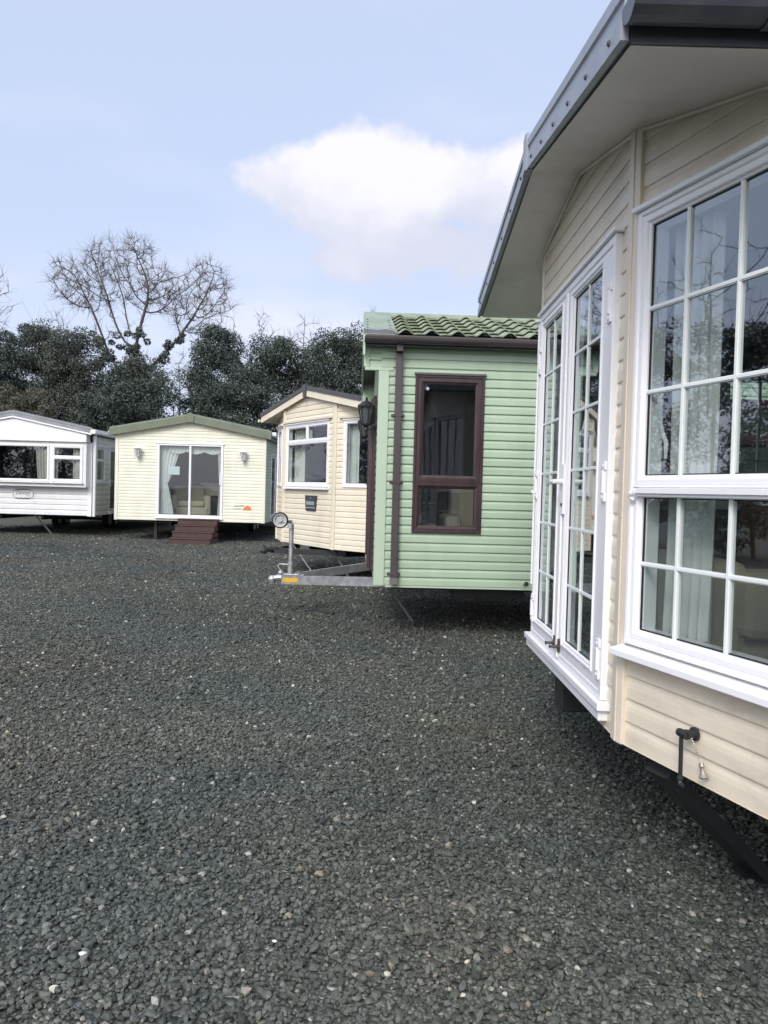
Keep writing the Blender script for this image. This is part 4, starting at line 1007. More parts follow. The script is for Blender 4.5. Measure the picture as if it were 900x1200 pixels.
# ================================================================== CARAVAN E: white, left edge
WW = 2.15; LW = 10.6
WH = empty('static_caravan', (-8.63 - WW, 23.1, 0), 0, 'white static caravan at the left edge with grey roof and boxed-out front windows', 'static caravan', 'static caravans parked on the gravel')
FW = Fr((-WW, 0), (WW, 0)); FWR = Fr((WW, 0), (WW, LW)); FWL = Fr((-WW, LW), (-WW, 0)); FWK = Fr((WW, LW), (-WW, LW))
wze, wzr = 2.98, 3.42
wm = MB(); lin = MB()
clad(wm, FW, .62, [(0, 1.48), (2 * WW, 1.48)], pitch=.155, amp=1.3)
w1 = (.35, 1.05, 1.62, 2.66); w2 = (1.45, 2.35, .70, 2.70)
clad(wm, FWR, .62, [(0, wze), (LW, wze)], [hol(w1), hol(w2)], pitch=.155, amp=1.3); clad(wm, FWL, .62, [(0, wze), (LW, wze)], [], pitch=.155); clad(wm, FWK, .62, [(0, wze), (WW, wzr), (2 * WW, wze)], pitch=.155)
for F_, hh in ((FWR, [hol(w1), hol(w2)]), (FWL, []), (FWK, [])): inner_wall(lin, F_, .7, [(0, 2.8), (F_.L, 2.8)], hh)
wm.build('cladding', M['white_clad'], WH); lin.build('wall_lining', M['inner'], WH)
by = -.26; FBy = Fr((-WW + .06, by), (WW - .06, by)); Lb = FBy.L
ws = [(Lb - 1.0, Lb - .10, 1.60, 2.66), (1.08, Lb - 1.08, 1.60, 2.66), (.10, 1.0, 1.60, 2.66)]
bx = MB()
def plate(mb, fr, u0, u1, z0, z1, holes, o=0.):
    us = sorted(set([u0, u1] + [h[0] for h in holes] + [h[1] for h in holes])); zs = sorted(set([z0, z1] + [h[2] for h in holes] + [h[3] for h in holes]))
    for a_, b_ in zip(us[:-1], us[1:]):
        for c_, d_ in zip(zs[:-1], zs[1:]):
            if any(h[0] <= a_ + 1e-6 and b_ <= h[1] + 1e-6 and h[2] <= c_ + 1e-6 and d_ <= h[3] + 1e-6 for h in holes): continue
            mb.add([fr.P(a_, o, c_), fr.P(b_, o, c_), fr.P(b_, o, d_), fr.P(a_, o, d_)], [(0, 1, 2, 3)])
plate(bx, FBy, 0, Lb, 1.48, 2.80, [hol(w) for w in ws])
bx.wbox(-WW + .061, WW - .061, by + .002, .02, 1.45, 1.479)
for s in (-1, 1): bx.wbox(s * (WW - .06) - .015 - (.015 * s), s * (WW - .06) + .015 - (.015 * s), by + .003, .02, 1.481, 2.80)
bx.build('bay_box', M['white_clad'], WH)
for k, w in enumerate(ws):
    if k == 1: ss = [(w[0] + .03, w[1] - .03, w[2] + .03, w[3] - .03)]
    else: ss = [(w[0] + .03, w[1] - .03, 2.31, w[3] - .03), (w[0] + .03, w[1] - .03, w[2] + .03, 2.30)]
    window(FBy, WH, *w, ss, fw=.035, sw=.05 if k != 1 else .03, out=.03, sill=True, head=False, gl='glass_dark')
pn = MB(); pn.extrude([(-WW + .04, 2.765), (WW - .04, 2.765), (WW - .04, wze + .01), (0, wzr), (-WW + .04, wze + .01)], -.34, .0); pn.build('gable_panel', M['white'], WH)
gable_roof(WH, -WW - .12, wze, WW + .12, wze, wzr + .01, (-.37, -.37, -.37), LW + .1, .06, 'grey_roof', 'cream_trim', name='roof')
for s in (1, -1):
    barge(WH, s * (WW + .13), wze - .01, 0, wzr - .0, -.372, -.372, .045, m='white', name='fascia_trim')
    barge(WH, s * (WW + .14), wze + .036, 0, wzr + .046, -.372, -.372, .17, m='grey_roof', ribs=[(0, 0), (0, -.02), (.05, -.02), (.055, -.012), (.10, -.012), (.105, -.02), (.17, -.02), (.17, 0)])
    pantiles(WH, WW + .13, wze + .07, wzr + .14, -.34, LW + .1, 'grey_roof', s, pitch=.3, course=.38, roll=.028, step=.02, name='roof_tiles')
gutter(WH, WW + .17, wze + .07, -.30, LW, 'white', .05); gutter(WH, -WW - .17, wze + .07, -.30, LW, 'white', .05, side=-1)
MB().wbox(WW + .10, WW + .25, -.42, -.26, wze + .02, wze + .14).build('gutter_end', M['white'], WH, bevel=.02)
dpw = MB(); dpw.tube([(WW + .10, -.02, wze + .02), (WW + .10, -.02, .60)], .045, 12); dpw.build('downpipe', M['white'], WH)
corner(WH, WW, 0, 1, .60, 2.76, 'white', w=.10); corner(WH, -WW, 0, -1, .60, 2.76, 'white', w=.10)
window(FWR, WH, *w1, [(w1[0] + .03, w1[1] - .03, 2.28, w1[3] - .03), (w1[0] + .03, w1[1] - .03, w1[2] + .03, 2.27)], sw=.045)
dw = window(FWR, WH, *w2, [(w2[0] + .04, w2[1] - .04, w2[2] + .04, w2[3] - .04)], name='side_door', sw=.07, sill=False, gl='glass_dark')
MB().box(FWR, w2[0] + .06, w2[0] + .10, .03, .045, 1.50, 1.72).tube([FWR.P(w2[0] + .08, .09, 1.66), FWR.P(w2[0] + .20, .09, 1.66)], .014, 6).build('handle', M['white'], dw)
MB().box(FWR, w2[0] - .05, w2[1] + .05, 0, .12, w2[2] - .06, w2[2] - .004).build('doorstep_sill', M['white'], dw)
underframe(WH, 4.1, LW, .62, y0=.15)
MB().wbox(-2.1, 2.1, .0, LW - .05, .70, .72).build('carpet', M['carpet'], WH); MB().wbox(-2.1, 2.1, -.24, LW - .05, 2.745, 2.76).build('ceiling', M['inner'], WH); MB().wbox(-2.1, 2.1, 3.5, 3.54, .72, 2.74).build('partition', M['inner'], WH)
steady(WH, (-10.42, 23.4, .62), (-10.05, 23.75, .012), 'galv', .07, .035)
# name sign with scrolled border
su, sz = 2 * WW - 1.985, 1.215
sg = MB().add([FW.P(su + a, o, sz + b) for o in (.020, .026) for (a, b) in ((-.27, -.14), (.27, -.14), (.31, -.08), (.31, .08), (.27, .14), (-.27, .14), (-.31, .08), (-.31, -.08))], [tuple(range(8, 16))] + [(i, (i + 1) % 8, (i + 1) % 8 + 8, i + 8) for i in range(8)]).build('name_sign', M['white_clad'], WH)
bo = MB(); loop = []
for i in range(49):
    t = i / 48 * 2 * math.pi; c_, s_ = math.cos(t), math.sin(t)
    r_ = 1 / (abs(c_) ** 5 + abs(s_) ** 5) ** .2
    loop.append(FW.P(su + .295 * c_ * r_, .029, sz + (.125 + .012 * math.cos(4 * t)) * s_ * r_))
bo.tube(loop, .007, 4, cap=False)
for s in (-1, 1):
    for q in (-1, 1):
        base = .135 * s
        bo.tube([FW.P(su + q * .02, .030, sz + base), FW.P(su + q * .07, .030, sz + base * .82), FW.P(su + q * .11, .030, sz + base * 1.08), FW.P(su + q * .17, .030, sz + base * .9), FW.P(su + q * .22, .030, sz + base * 1.02)], [.011, .012, .009, .011, .004], 5)
    bo.lathe(FW.P(su, .027, sz + .14 * s), [(.022, 0), (.014, .006)], 6, FW.n)
bo.build('scroll_border', M['decal'], sg)
text('sign_lettering', 'Devon', FW, su - .02, .028, sz + .025, .155, M['decal'], sg, shear=.35)
sm_ = MB()
for i in range(5): sm_.box(FW, su + .09 + i * .024, su + .107 + i * .024, .027, .029, sz - .062, sz - .048)
sm_.build('small_print', M['decal'], sg)
T = mat_of(WH)
curtain(FBy, Lb - 1.52, Lb - 1.14, 1.62, 2.64, -.10, 'white curtain at the right end of the white caravan\'s wide front window', 'curtain2', waist=(1.62, .8), side=1, folds=4, parent_t=T)
curtain(FBy, Lb - .42, Lb - .14, 1.62, 2.64, -.10, 'white curtain at the right of the white caravan\'s small front window', 'curtain2', waist=(1.62, 1.), side=1, folds=3, parent_t=T)
curtain(FBy, Lb - .96, Lb - .86, 1.62, 2.64, -.10, 'narrow white curtain at the left of the white caravan\'s small front window', 'curtain2', folds=2, parent_t=T)
curtain(FBy, 1.14, 1.50, 1.62, 2.64, -.10, 'white curtain at the left end of the white caravan\'s wide front window', 'curtain2', folds=4, parent_t=T)

# ================================================================== TREES
def leaves(C, n_per, spread, size, up=.3):
    """quads scattered round clump centres C (k,3) with radii spread (k,)"""
    k = len(C); idx = np.repeat(np.arange(k), n_per); n = len(idx)
    d = RNG.normal(size=(n, 3)); d /= np.linalg.norm(d, axis=1)[:, None]
    rr = spread[idx] * RNG.uniform(.35, 1.08, n) ** .6
    P = C[idx] + d * rr[:, None] * np.array([1, 1, .8])
    nn = d * .7 + RNG.normal(0, .7, (n, 3)) + np.array([0, 0, up]); nn /= np.linalg.norm(nn, axis=1)[:, None]
    t = np.cross(nn, RNG.normal(size=(n, 3))); t /= np.linalg.norm(t, axis=1)[:, None]; b = np.cross(nn, t)
    s = size * RNG.uniform(.6, 1.4, n)[:, None]
    V = np.stack([P - t * s * .5, P + b * s * .36 + nn * s * .08, P + t * s * .55, P - b * s * .36 + nn * s * .08], 1).reshape(-1, 3)
    tone = np.clip(RNG.normal(.45, .2, k)[idx] + RNG.normal(0, .14, n), 0, 1)
    return V, np.arange(n * 4).reshape(-1, 4), np.repeat(tone, 4)

def grow(root, attract, step, kill, infl, n_iter=200, start_dir=(0, 0, 1), pre=None):
    """space colonisation: returns node positions and parents"""
    P = [np.array(root, float)]; par = [-1]
    if pre:
        for q in pre: P.append(np.array(q, float)); par.append(len(P) - 2)
    A = attract.copy()
    for it in range(n_iter):
        if len(A) == 0: break
        X = np.array(P); d = np.linalg.norm(A[:, None] - X[None], axis=2); near = d.argmin(1); dm = d[np.arange(len(A)), near]
        ok = dm < infl
        if not ok.any(): break
        added = 0
        for i in np.unique(near[ok]):
            v = (A[(near == i) & ok] - X[i]); v /= np.linalg.norm(v, axis=1)[:, None]
            g_ = v.sum(0) + RNG.normal(0, .42, 3) + np.array([0, 0, .05]); L_ = np.linalg.norm(g_)
            if L_ < 1e-6: continue
            q = X[i] + g_ / L_ * step
            if np.min(np.linalg.norm(X - q, axis=1)) < step * .35: continue
            P.append(q); par.append(i); added += 1
        X = np.array(P); d = np.linalg.norm(A[:, None] - X[None], axis=2).min(1)
        A = A[d > kill]
        if not added: break
    return np.array(P), np.array(par)

def tree_mesh(P, par, r_tip=.012, expo=2.3, r_max=.4, sides=5):
    n = len(P); acc = np.zeros(n); kids = np.zeros(n, int)
    for i in range(n - 1, 0, -1):
        if acc[i] == 0: acc[i] = r_tip ** expo
        acc[par[i]] += acc[i]; kids[par[i]] += 1
    r = np.minimum(acc ** (1 / expo), r_max)
    V = []; F_ = []
    for i in range(1, n):
        a, b = P[par[i]], P[i]; t = b - a; L_ = np.linalg.norm(t)
        if L_ < 1e-6: continue
        t /= L_; x = np.cross(t, (.3, .9, .2)); x /= np.linalg.norm(x); y = np.cross(t, x)
        k0 = len(V); ra = min(r[par[i]], r[i] * 1.35)
        for (p, rr) in ((a - t * ra * .3, ra), (b, r[i])):
            for s in range(sides):
                q = 2 * math.pi * s / sides; V.append(p + (x * math.cos(q) + y * math.sin(q)) * rr)
        for s in range(sides): F_.append((k0 + s, k0 + (s + 1) % sides, k0 + sides + (s + 1) % sides, k0 + sides + s))
    return np.array(V), np.array(F_), r, kids

def twigs(P, par, kids, n_per=4, L_=.5, r=.007, spread=.8, sel=None):
    """fine twigs at and near the branch ends, each a bent 3-sided spine"""
    V = []; F_ = []
    ends = np.where(kids <= 1)[0]
    for i in ends:
        if par[i] < 0: continue
        if sel is not None and not sel(P[i]): continue
        d0 = P[i] - P[par[i]]; d0 /= max(np.linalg.norm(d0), 1e-6)
        for k in range(n_per if kids[i] == 0 else max(1, n_per // 2)):
            d = d0 * .8 + RNG.normal(0, spread * .6, 3) + np.array([0, 0, .15]); d /= np.linalg.norm(d)
            l = L_ * RNG.uniform(.4, 1.2); p = P[par[i]] + (P[i] - P[par[i]]) * RNG.uniform(.2, 1); pts = [p]
            for s in range(3):
                d = d + RNG.normal(0, .28, 3) + np.array([0, 0, .06]); d /= np.linalg.norm(d); pts.append(pts[-1] + d * l / 3)
            x = np.cross(d, (.2, .3, .93)); x /= np.linalg.norm(x) + 1e-9; y = np.cross(d, x); k0 = len(V)
            for s, q in enumerate(pts):
                rr = r * (1 - s * .26)
                for a in range(3): V.append(q + (x * math.cos(a * 2.094) + y * math.sin(a * 2.094)) * rr)
            for s in range(3):
                for a in range(3): F_.append((k0 + s * 3 + a, k0 + s * 3 + (a + 1) % 3, k0 + s * 3 + 3 + (a + 1) % 3, k0 + s * 3 + 3 + a))
    return np.array(V), np.array(F_)

def merge(*parts):
    V = []; F_ = []; o = 0
    for v, f in parts:
        if len(v) == 0: continue
        V.append(v); F_.append(f + o); o += len(v)
    return np.concatenate(V), np.concatenate(F_)

def ell(n, c, r):
    d = RNG.normal(size=(n, 3)); d /= np.linalg.norm(d, axis=1)[:, None]
    return np.array(c) + d * (RNG.random(n) ** (1 / 2.4))[:, None] * np.array(r)

def leafy_tree(x, y, h, rx, ry, label, m='ivy', nclump=95, per=120, size=.17, base=.12, lean=0, group='ivy-covered trees behind the caravans', twig=1, seed=0, topf=.55):
    t = empty('tree', (x, y, 0), 0, label, 'tree', group)
    # crown envelope of several stacked lobes with an uneven outline
    lobes = []
    nl = 6
    for i in range(nl):
        f = i / (nl - 1); z = h * (base + (.86 - base) * f); w = (1 - .32 * max(0, f - topf) / (1 - topf)) * RNG.uniform(.75, 1.05)
        lobes.append(((RNG.normal(0, rx * .16) + lean * f, RNG.normal(0, ry * .15), z), (rx * w, ry * w, h * .17)))
    C = np.concatenate([ell(nclump // nl, c, r) for c, r in lobes]); C = C[C[:, 2] > .3]
    C[:, 2] = np.minimum(C[:, 2], h - .25 - RNG.uniform(0, .5, len(C)) - .55 * ((C[:, 0] / (rx * 1.15)) ** 2 + (C[:, 1] / (ry * 1.3)) ** 2) * h * .16)
    sp = RNG.uniform(.3, .75, len(C))
    V, F_, tn = leaves(C, per, sp, size)
    fast_mesh('crown', V, F_, M[m], t, tn)
    att = C[RNG.choice(len(C), min(60, len(C)), replace=False)]
    P, par = grow((0, 0, 0), att, .45, .6, 6, 60, pre=[(0.02 * k, .03 * k, .45 * k) for k in range(1, 4)])
    Vb, Fb, r, kids = tree_mesh(P, par, .02, 2.4, .28)
    Vt, Ft = twigs(P, par, kids, 5 * twig, 1.7, .010, .6) if twig else (np.zeros((0, 3)), np.zeros((0, 4), int))
    Vc, Fc_ = merge((Vb, Fb), (Vt, Ft))
    fast_mesh('trunk', Vc, Fc_, M['twig'], t)
    return t

def px(p, y): return (p - 450) / 920 * y
hedge = [  # px centre, depth, height, half width, material, label
    (-70, 38, 9.6, 3.6, 'ivy2', 'dark bushy tree half cut off by the left edge behind the white caravan'),
    (-2, 38.5, 9.0, 2.8, 'ivy', 'dark ivy tree at the very left edge above the white caravan roof'),
    (58, 40, 9.9, 3.3, 'ivy2', 'grey-green domed tree above the ridge of the white caravan'),
    (108, 39.5, 9.3, 2.7, 'ivy2', 'olive domed tree between the white caravan and the bare oak'),
    (150, 40.5, 8.3, 2.4, 'ivy2', 'dull thicket tree just left of the yellow caravan\'s roof'),
    (178, 37.5, 7.0, 2.0, 'ivy', 'low dark ivy bush tree under the bare oak above the yellow caravan'),
    (118, 37.2, 6.8, 2.4, 'ivy', 'low dark shrub tree in the gap between the white and yellow caravans'),
    (245, 39, 9.7, 1.65, 'ivy', 'tall rounded dark ivy tree standing alone above the yellow caravan\'s ridge'),
    (304, 38.5, 9.2, 2.0, 'ivy', 'dark ivy tree right of the sky gap above the yellow caravan'),
    (345, 40, 9.3, 2.5, 'ivy2', 'dull green tree directly above the angled cream caravan\'s roof peak'),
    (388, 38, 9.3, 2.5, 'ivy', 'dark tree between the angled cream roof and the green roof'),
    (430, 39.5, 9.8, 2.5, 'ivy2', 'dull green tree just left of the green caravan\'s roof edge'),
    (490, 40, 8.8, 2.5, 'ivy', 'dark tree hidden behind the green caravan roof'),
    (560, 41, 8.6, 2.5, 'ivy2', 'dull green tree hidden behind the green caravan\'s right half'),
    (275, 37.2, 6.8, 2.5, 'ivy', 'low dark shrub tree right behind the yellow caravan\'s roof'),
    (375, 35.5, 6.4, 2.6, 'ivy2', 'low grey-green shrub tree behind the angled cream caravan'),
    (30, 37., 6.2, 2.2, 'scrub', 'low brown twiggy shrub behind the white caravan\'s roof'),
]
for (p_, y_, h_, w_2, m_, lb) in hedge:
    leafy_tree(px(p_, y_), y_, h_, w_2, w_2 * .8, lb, m=m_, nclump=190 if h_ > 7 else 110, per=330, size=.086)

def bare_tree(x, y, z_trunk, att, label, pre, step=.32, kill=.4, infl=3.0, tip=.012, rmax=.26, ivy=None, tw=10, twl=.75, name='bare_tree', group='leafless trees behind the caravans'):
    t = empty(name, (x, y, 0), 0, label, 'tree', group)
    P, par = grow((0, 0, 0), att, step, kill, infl, 130, pre=pre)
    Vb, Fb, r, kids = tree_mesh(P, par, tip, 2.35, rmax)
    fast_mesh('trunk', Vb, Fb, M['bark'], t)
    Vt, Ft = twigs(P, par, kids, tw, twl, .0095, .8, sel=lambda p: p[2] > z_trunk * .8)
    fast_mesh('twigs', Vt, Ft, M['twig'], t)
    if ivy is not None:
        sel = np.where((P[:, 2] > 4.) & (P[:, 2] < 9.7) & (r > .052) & (np.abs(P[:, 0]) < 3.4))[0]
        cs = np.concatenate([P[sel] + RNG.normal(0, .20, (len(sel), 3)) for _ in range(2)]); hh = np.clip((9.9 - cs[:, 2]) / 4.5, .18, 1)
        V, F_, tn = leaves(cs, 110, .16 + .5 * hh * RNG.uniform(.2, 1.25, len(cs)), .10); fast_mesh('ivy', V, F_, M['ivy'], t, tn)
    return t
ZF = 42 / 920.
def opx(a, b, dy=0): return ((a - 160) * ZF, dy, 1.55 + (572 - b) * ZF)
A_ = np.concatenate([ell(420, opx(98, 345), (2.1, 2.0, 1.25)), ell(330, opx(122, 318), (1.6, 1.9, 1.3)), ell(230, opx(154, 302), (1.0, 1.4, .95)), ell(240, opx(158, 345), (1.3, 1.6, 1.1)), ell(330, opx(203, 358), (1.5, 1.9, 1.2)), ell(330, opx(238, 345), (1.35, 1.7, 1.8)), ell(110, opx(238, 385), (1.4, 1.2, .8)), ell(70, opx(72, 322), (.9, 1.1, .7)), ell(200, opx(182, 338), (1.1, 1.5, 1.2)), *[ell(8, opx(a, b), (.25, .4, .4)) for a, b in ((150, 455), (135, 435), (118, 415), (108, 395), (104, 375), (128, 395), (127, 372), (165, 440), (182, 425), (196, 412), (208, 398), (214, 385), (148, 412), (146, 390))]])
ivc = []
for (a, b, rr) in ((106, 405, .45), (108, 385, .42), (105, 368, .25), (128, 400, .4), (127, 380, .32), (126, 366, .2), (148, 412, .6), (155, 400, .5), (165, 412, .5), (140, 405, .5), (190, 412, .55), (183, 420, .5), (200, 398, .38), (196, 405, .45), (150, 425, .8), (180, 432, .8), (120, 420, .7)):
    for q in range(3):
        ivc.append(opx(a + random.uniform(-3, 3), b + random.uniform(-4, 4), random.uniform(-.3, .3)) + (rr,))
bare_tree(px(160, 42), 42, 8.2, A_, 'large spreading leafless oak with ivy-clad forks rising above the white and yellow caravans', [(0, 0, k * .6) for k in range(1, 9)], ivy='auto', rmax=.19, group='leafless trees behind the caravans', name='oak_tree')
bare_tree(px(-28, 40), 40, 7.5, ell(260, (0, 0, 10.4), (1.75, 1.6, 2.4)), 'leafless tree with sparse leaves poking in at the left edge of the sky', [(0, 0, k * .6) for k in range(1, 13)], name='bare_tree', tw=4)
for (p_, yy, zc, rw, rh, lb) in ((62, 43, 9.6, .9, 1.6, 'thin twiggy sapling left of the big bare oak'), (302, 42, 9.4, 1.0, 1.7, 'pale leafless sapling right of the oak above the rounded ivy tree'), (352, 43, 9.6, 1.1, 1.4, 'wispy leafless treetop above the hedge in line with the cream ridge'), (432, 42.5, 9.8, .75, 1.9, 'spindly leafless treetop beside the left end of the green roof'), (268, 41, 8.6, .6, 2.2, 'slim leafless stem in the sky gap beside the rounded ivy tree'), (208, 43, 7.6, .7, 1.6, 'leafless stem in the sky gap over the yellow caravan\'s left slope')):
    bare_tree(px(p_, yy), yy, 6, ell(70, (0, 0, zc), (rw, rw, rh)), lb, [(0, 0, k * .6) for k in range(1, 12)], kill=.4, tip=.009, rmax=.09, tw=4, twl=.6)

# trees along the left boundary (seen mirrored in the near windows)
lb_ = ['dark tree mirrored in the near bow window, nearest the camera', 'dark tree mirrored low in the near bow window panes', 'ivy tree mirrored at the middle of the near bow window', 'dull tree mirrored at the left of the near bow window', 'dark tree mirrored beside the post of the near bow window', 'far dark tree mirrored in the near French doors']
for i, (x_, y_, h_) in enumerate(((-17, 4, 6.4), (-18, 8.5, 7.6), (-17.5, 12.5, 6.6), (-19, 17, 7.4), (-18.5, 21, 6.2), (-21, 28, 8.2))):
    leafy_tree(x_, y_, h_, 2.3, 2.3, lb_[i], m='ivy' if i % 2 else 'ivy2', nclump=100, per=190, size=.10, group='trees mirrored in the near caravan windows')
for i, (x_, y_) in enumerate(((-19.5, 6.5), (-20, 11), (-20.5, 15.5), (-20, 2))):
    bare_tree(x_, y_, 5, np.concatenate([ell(150, (0, 0, 8.2), (2.6, 2.6, 2.6)), ell(60, (0, 0, 6), (2, 2, 1.5))]), ('leafless tree mirrored high in the near bow window', 'leafless tree mirrored in the bow window\'s middle panes', 'leafless tree mirrored at the bow window\'s left', 'leafless tree mirrored at the bow window\'s right end')[i], [(0, 0, k * .6) for k in range(1, 9)], kill=.6, rmax=.2, tw=3, group='leafless trees mirrored in the near caravan windows')

# a loose pale pebble in the foreground and two more
for (x_, y_, r_, lb) in ((-.94, 2.52, .023, 'smooth cream-white pebble on the dark gravel at lower left'), (-.33, 2.62, .014, 'small pale stone near the bottom centre of the gravel')):
    v = MB(); V_ = PR[3] * r_ * np.array([1, .8, .9]); v.add([tuple(p) for p in V_], [tuple(f) for f in PF])
    o = v.build('pebble', mat('pale_pebble', (.62, .60, .56), .6), None, smooth=True); o.location = (x_, y_, .022); o.modifiers.new('round', 'SUBSURF').render_levels = 2
    tag(o, lb, 'pebble')

# ================================================================== LIGHT, SKY, CAMERA
SUN_EL, SUN_AZ = rad(38), rad(200)      # azimuth clockwise from +Y (north)
wd = bpy.data.worlds.new('World'); S.world = wd; wd.use_nodes = True
nt = wd.node_tree; bgn = nt.nodes['Background']
sk = N(nt, 'ShaderNodeTexSky', sky_type='NISHITA', sun_disc=False); sk.sun_elevation = SUN_EL; sk.sun_rotation = SUN_AZ
sk.air_density = 1.0; sk.dust_density = 3.0; sk.ozone_density = 1.5
tc = N(nt, 'ShaderNodeTexCoord'); L = nt.links
# thin high haze over the whole sky
hz = N(nt, 'ShaderNodeMix', data_type='RGBA'); hz.inputs['Factor'].default_value = .74; hz.inputs['B'].default_value = (4.25, 4.85, 6.4, 1)
L.new(sk.outputs['Color'], hz.inputs['A'])
def vm(op, a, b=None):
    n = N(nt, 'ShaderNodeVectorMath', operation=op); L.new(a, n.inputs[0])
    if b is not None:
        if isinstance(b, tuple): n.inputs[1].default_value = b
        else: L.new(b, n.inputs[1])
    return n
def mth(op, a, b=None, clamp=False):
    n = N(nt, 'ShaderNodeMath', operation=op); n.use_clamp = clamp
    if isinstance(a, (int, float)): n.inputs[0].default_value = a
    else: L.new(a, n.inputs[0])
    if b is not None:
        if isinstance(b, (int, float)): n.inputs[1].default_value = b
        else: L.new(b, n.inputs[1])
    return n.outputs[0]
nz = vm('NORMALIZE', tc.outputs['Generated'])
no1 = N(nt, 'ShaderNodeTexNoise'); no1.inputs['Scale'].default_value = 7.5; no1.inputs['Detail'].default_value = 11; no1.inputs['Roughness'].default_value = .56
L.new(nz.outputs[0], no1.inputs['Vector'])
def lobe(az, el, rx_, rz_, k=1.):
    c = (math.sin(az) * math.cos(el), math.cos(az) * math.cos(el), math.sin(el))
    s = vm('SUBTRACT', nz.outputs[0], c); sc2 = vm('MULTIPLY', s.outputs[0], (1 / rx_, .3 / rx_, 1 / rz_))
    ln = N(nt, 'ShaderNodeVectorMath', operation='LENGTH'); L.new(sc2.outputs[0], ln.inputs[0])
    return mth('MULTIPLY', mth('SUBTRACT', 1.0, ln.outputs['Value'], True), k)
def dirpx(a, b): return math.atan((a - 450) / 920), math.atan((577 - b) / 920)
lobes = [(305, 222, .06, .05, .9), (350, 222, .09, .062, 1.1), (415, 212, .11, .07, 1.25), (480, 236, .12, .065, 1.1), (560, 228, .12, .072, 1.2), (630, 240, .12, .08, 1.), (430, 258, .20, .05, .9), (500, 285, .22, .062, .85), (560, 312, .17, .06, .7)]
acc = None
for (a, b, r1, r2, k) in lobes:
    az, el = dirpx(a, b); l = lobe(az, el, r1, r2, k); acc = l if acc is None else mth('MAXIMUM', acc, l)
d1 = mth('ADD', acc, mth('MULTIPLY', mth('SUBTRACT', no1.outputs['Fac'], .5), 1.9))
m1_ = N(nt, 'ShaderNodeMapRange', interpolation_type='SMOOTHSTEP'); m1_.inputs['From Min'].default_value = .16; m1_.inputs['From Max'].default_value = .50; L.new(d1, m1_.inputs['Value'])
# gate so the noise alone makes no cloud
gt = N(nt, 'ShaderNodeMapRange'); gt.inputs['From Min'].default_value = 0; gt.inputs['From Max'].default_value = .18; L.new(acc, gt.inputs['Value'])
cm = mth('MULTIPLY', m1_.outputs[0], gt.outputs[0])
# pale bank low on the horizon plus scattered soft wisps
sp_ = N(nt, 'ShaderNodeSeparateXYZ'); L.new(nz.outputs[0], sp_.inputs[0])
lo = N(nt, 'ShaderNodeMapRange', interpolation_type='SMOOTHSTEP'); lo.inputs['From Min'].default_value = .30; lo.inputs['From Max'].default_value = .12; L.new(sp_.outputs['Z'], lo.inputs['Value'])
no2 = N(nt, 'ShaderNodeTexNoise'); no2.inputs['Scale'].default_value = 3.2; no2.inputs['Detail'].default_value = 7
mp2 = vm('MULTIPLY', nz.outputs[0], (1, 1, 3)); L.new(mp2.outputs[0], no2.inputs['Vector'])
ws_ = N(nt, 'ShaderNodeMapRange', interpolation_type='SMOOTHSTEP'); ws_.inputs['From Min'].default_value = .46; ws_.inputs['From Max'].default_value = .68; L.new(no2.outputs['Fac'], ws_.inputs['Value'])
wl = mth('MULTIPLY', ws_.outputs[0], mth('ADD', mth('MULTIPLY', lo.outputs[0], .75), .16))
wl = mth('ADD', wl, mth('MULTIPLY', lo.outputs[0], .28), True)
mxw = N(nt, 'ShaderNodeMix', data_type='RGBA'); L.new(wl, mxw.inputs['Factor']); L.new(hz.outputs['Result'], mxw.inputs['A']); mxw.inputs['B'].default_value = (5.6, 5.6, 6.4, 1)
# cloud colour: lit tops, grey-mauve base
el_ = N(nt, 'ShaderNodeMapRange', interpolation_type='SMOOTHSTEP'); el_.inputs['From Min'].default_value = .29; el_.inputs['From Max'].default_value = .385
L.new(mth('ADD', sp_.outputs['Z'], mth('MULTIPLY', mth('SUBTRACT', no1.outputs['Fac'], .5), .25)), el_.inputs['Value'])
cc = N(nt, 'ShaderNodeMix', data_type='RGBA'); L.new(el_.outputs[0], cc.inputs['Factor']); cc.inputs['A'].default_value = (4.3, 4.45, 5.25, 1); cc.inputs['B'].default_value = (5.9, 5.8, 6.3, 1)
mxc = N(nt, 'ShaderNodeMix', data_type='RGBA'); L.new(mth('MULTIPLY', cm, .95), mxc.inputs['Factor']); L.new(mxw.outputs['Result'], mxc.inputs['A']); L.new(cc.outputs['Result'], mxc.inputs['B'])
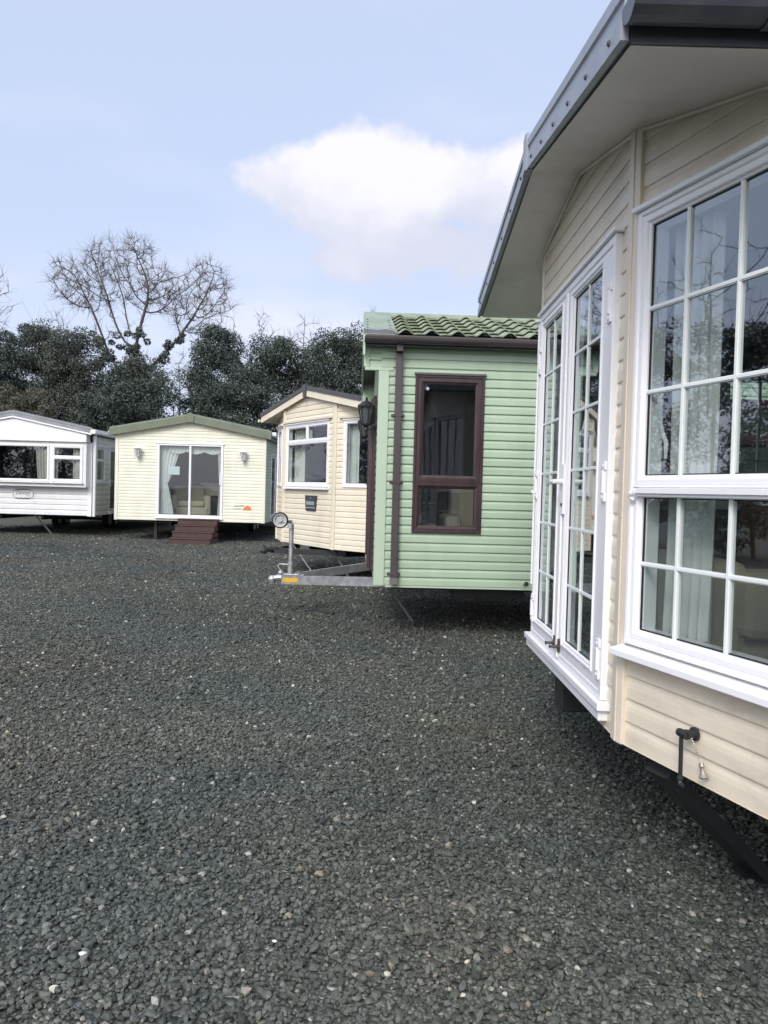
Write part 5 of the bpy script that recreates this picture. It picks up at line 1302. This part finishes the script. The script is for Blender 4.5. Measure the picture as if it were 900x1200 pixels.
# added bright lobe round the sun, unseen behind the camera, to soften the light
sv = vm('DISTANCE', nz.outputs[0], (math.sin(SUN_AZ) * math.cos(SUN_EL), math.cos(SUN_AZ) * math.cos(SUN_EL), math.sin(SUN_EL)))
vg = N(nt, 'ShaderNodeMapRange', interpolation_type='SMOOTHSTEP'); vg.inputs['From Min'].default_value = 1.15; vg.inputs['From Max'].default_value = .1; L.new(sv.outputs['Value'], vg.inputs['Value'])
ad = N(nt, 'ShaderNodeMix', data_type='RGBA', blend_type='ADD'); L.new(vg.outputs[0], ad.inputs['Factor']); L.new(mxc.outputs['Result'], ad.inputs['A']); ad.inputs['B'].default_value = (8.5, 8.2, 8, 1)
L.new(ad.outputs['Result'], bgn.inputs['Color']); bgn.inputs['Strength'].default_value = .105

sl = bpy.data.lights.new('sun', 'SUN'); sl.energy = 1.2; sl.angle = rad(20); sl.color = (1, .95, .88)
so_ = bpy.data.objects.new('sun', sl); COL.objects.link(so_)
dirv = Vector((math.sin(SUN_AZ) * math.cos(SUN_EL), math.cos(SUN_AZ) * math.cos(SUN_EL), math.sin(SUN_EL)))
so_.rotation_euler = dirv.to_track_quat('Z', 'Y').to_euler()

cam = bpy.data.cameras.new('camera'); co = bpy.data.objects.new('camera', cam); COL.objects.link(co); S.camera = co
p = rad(1.45); r = math.atan(.027)
Fv = Vector((0, math.cos(p), -math.sin(p))); R0 = Vector((1, 0, 0)); U0 = Vector((0, math.sin(p), math.cos(p)))
Rv = math.cos(r) * R0 + math.sin(r) * U0; Uv = -math.sin(r) * R0 + math.cos(r) * U0
co.matrix_world = Matrix.Translation((0, 0, 1.55)) @ Matrix((Rv, Uv, -Fv)).transposed().to_4x4()
cam.sensor_fit = 'VERTICAL'; cam.sensor_height = 36; cam.lens = 36 * 920 / 1200; cam.clip_end = 1500; cam.clip_start = .05
S.view_settings.view_transform = 'Standard'; S.view_settings.look = 'None'; S.view_settings.exposure = .70; S.view_settings.gamma = 1
S.cycles.max_bounces = 8; S.cycles.diffuse_bounces = 3; S.cycles.glossy_bounces = 4; S.cycles.transparent_max_bounces = 12; S.cycles.use_denoising = True
S.cycles.caustics_reflective = False; S.cycles.caustics_refractive = False
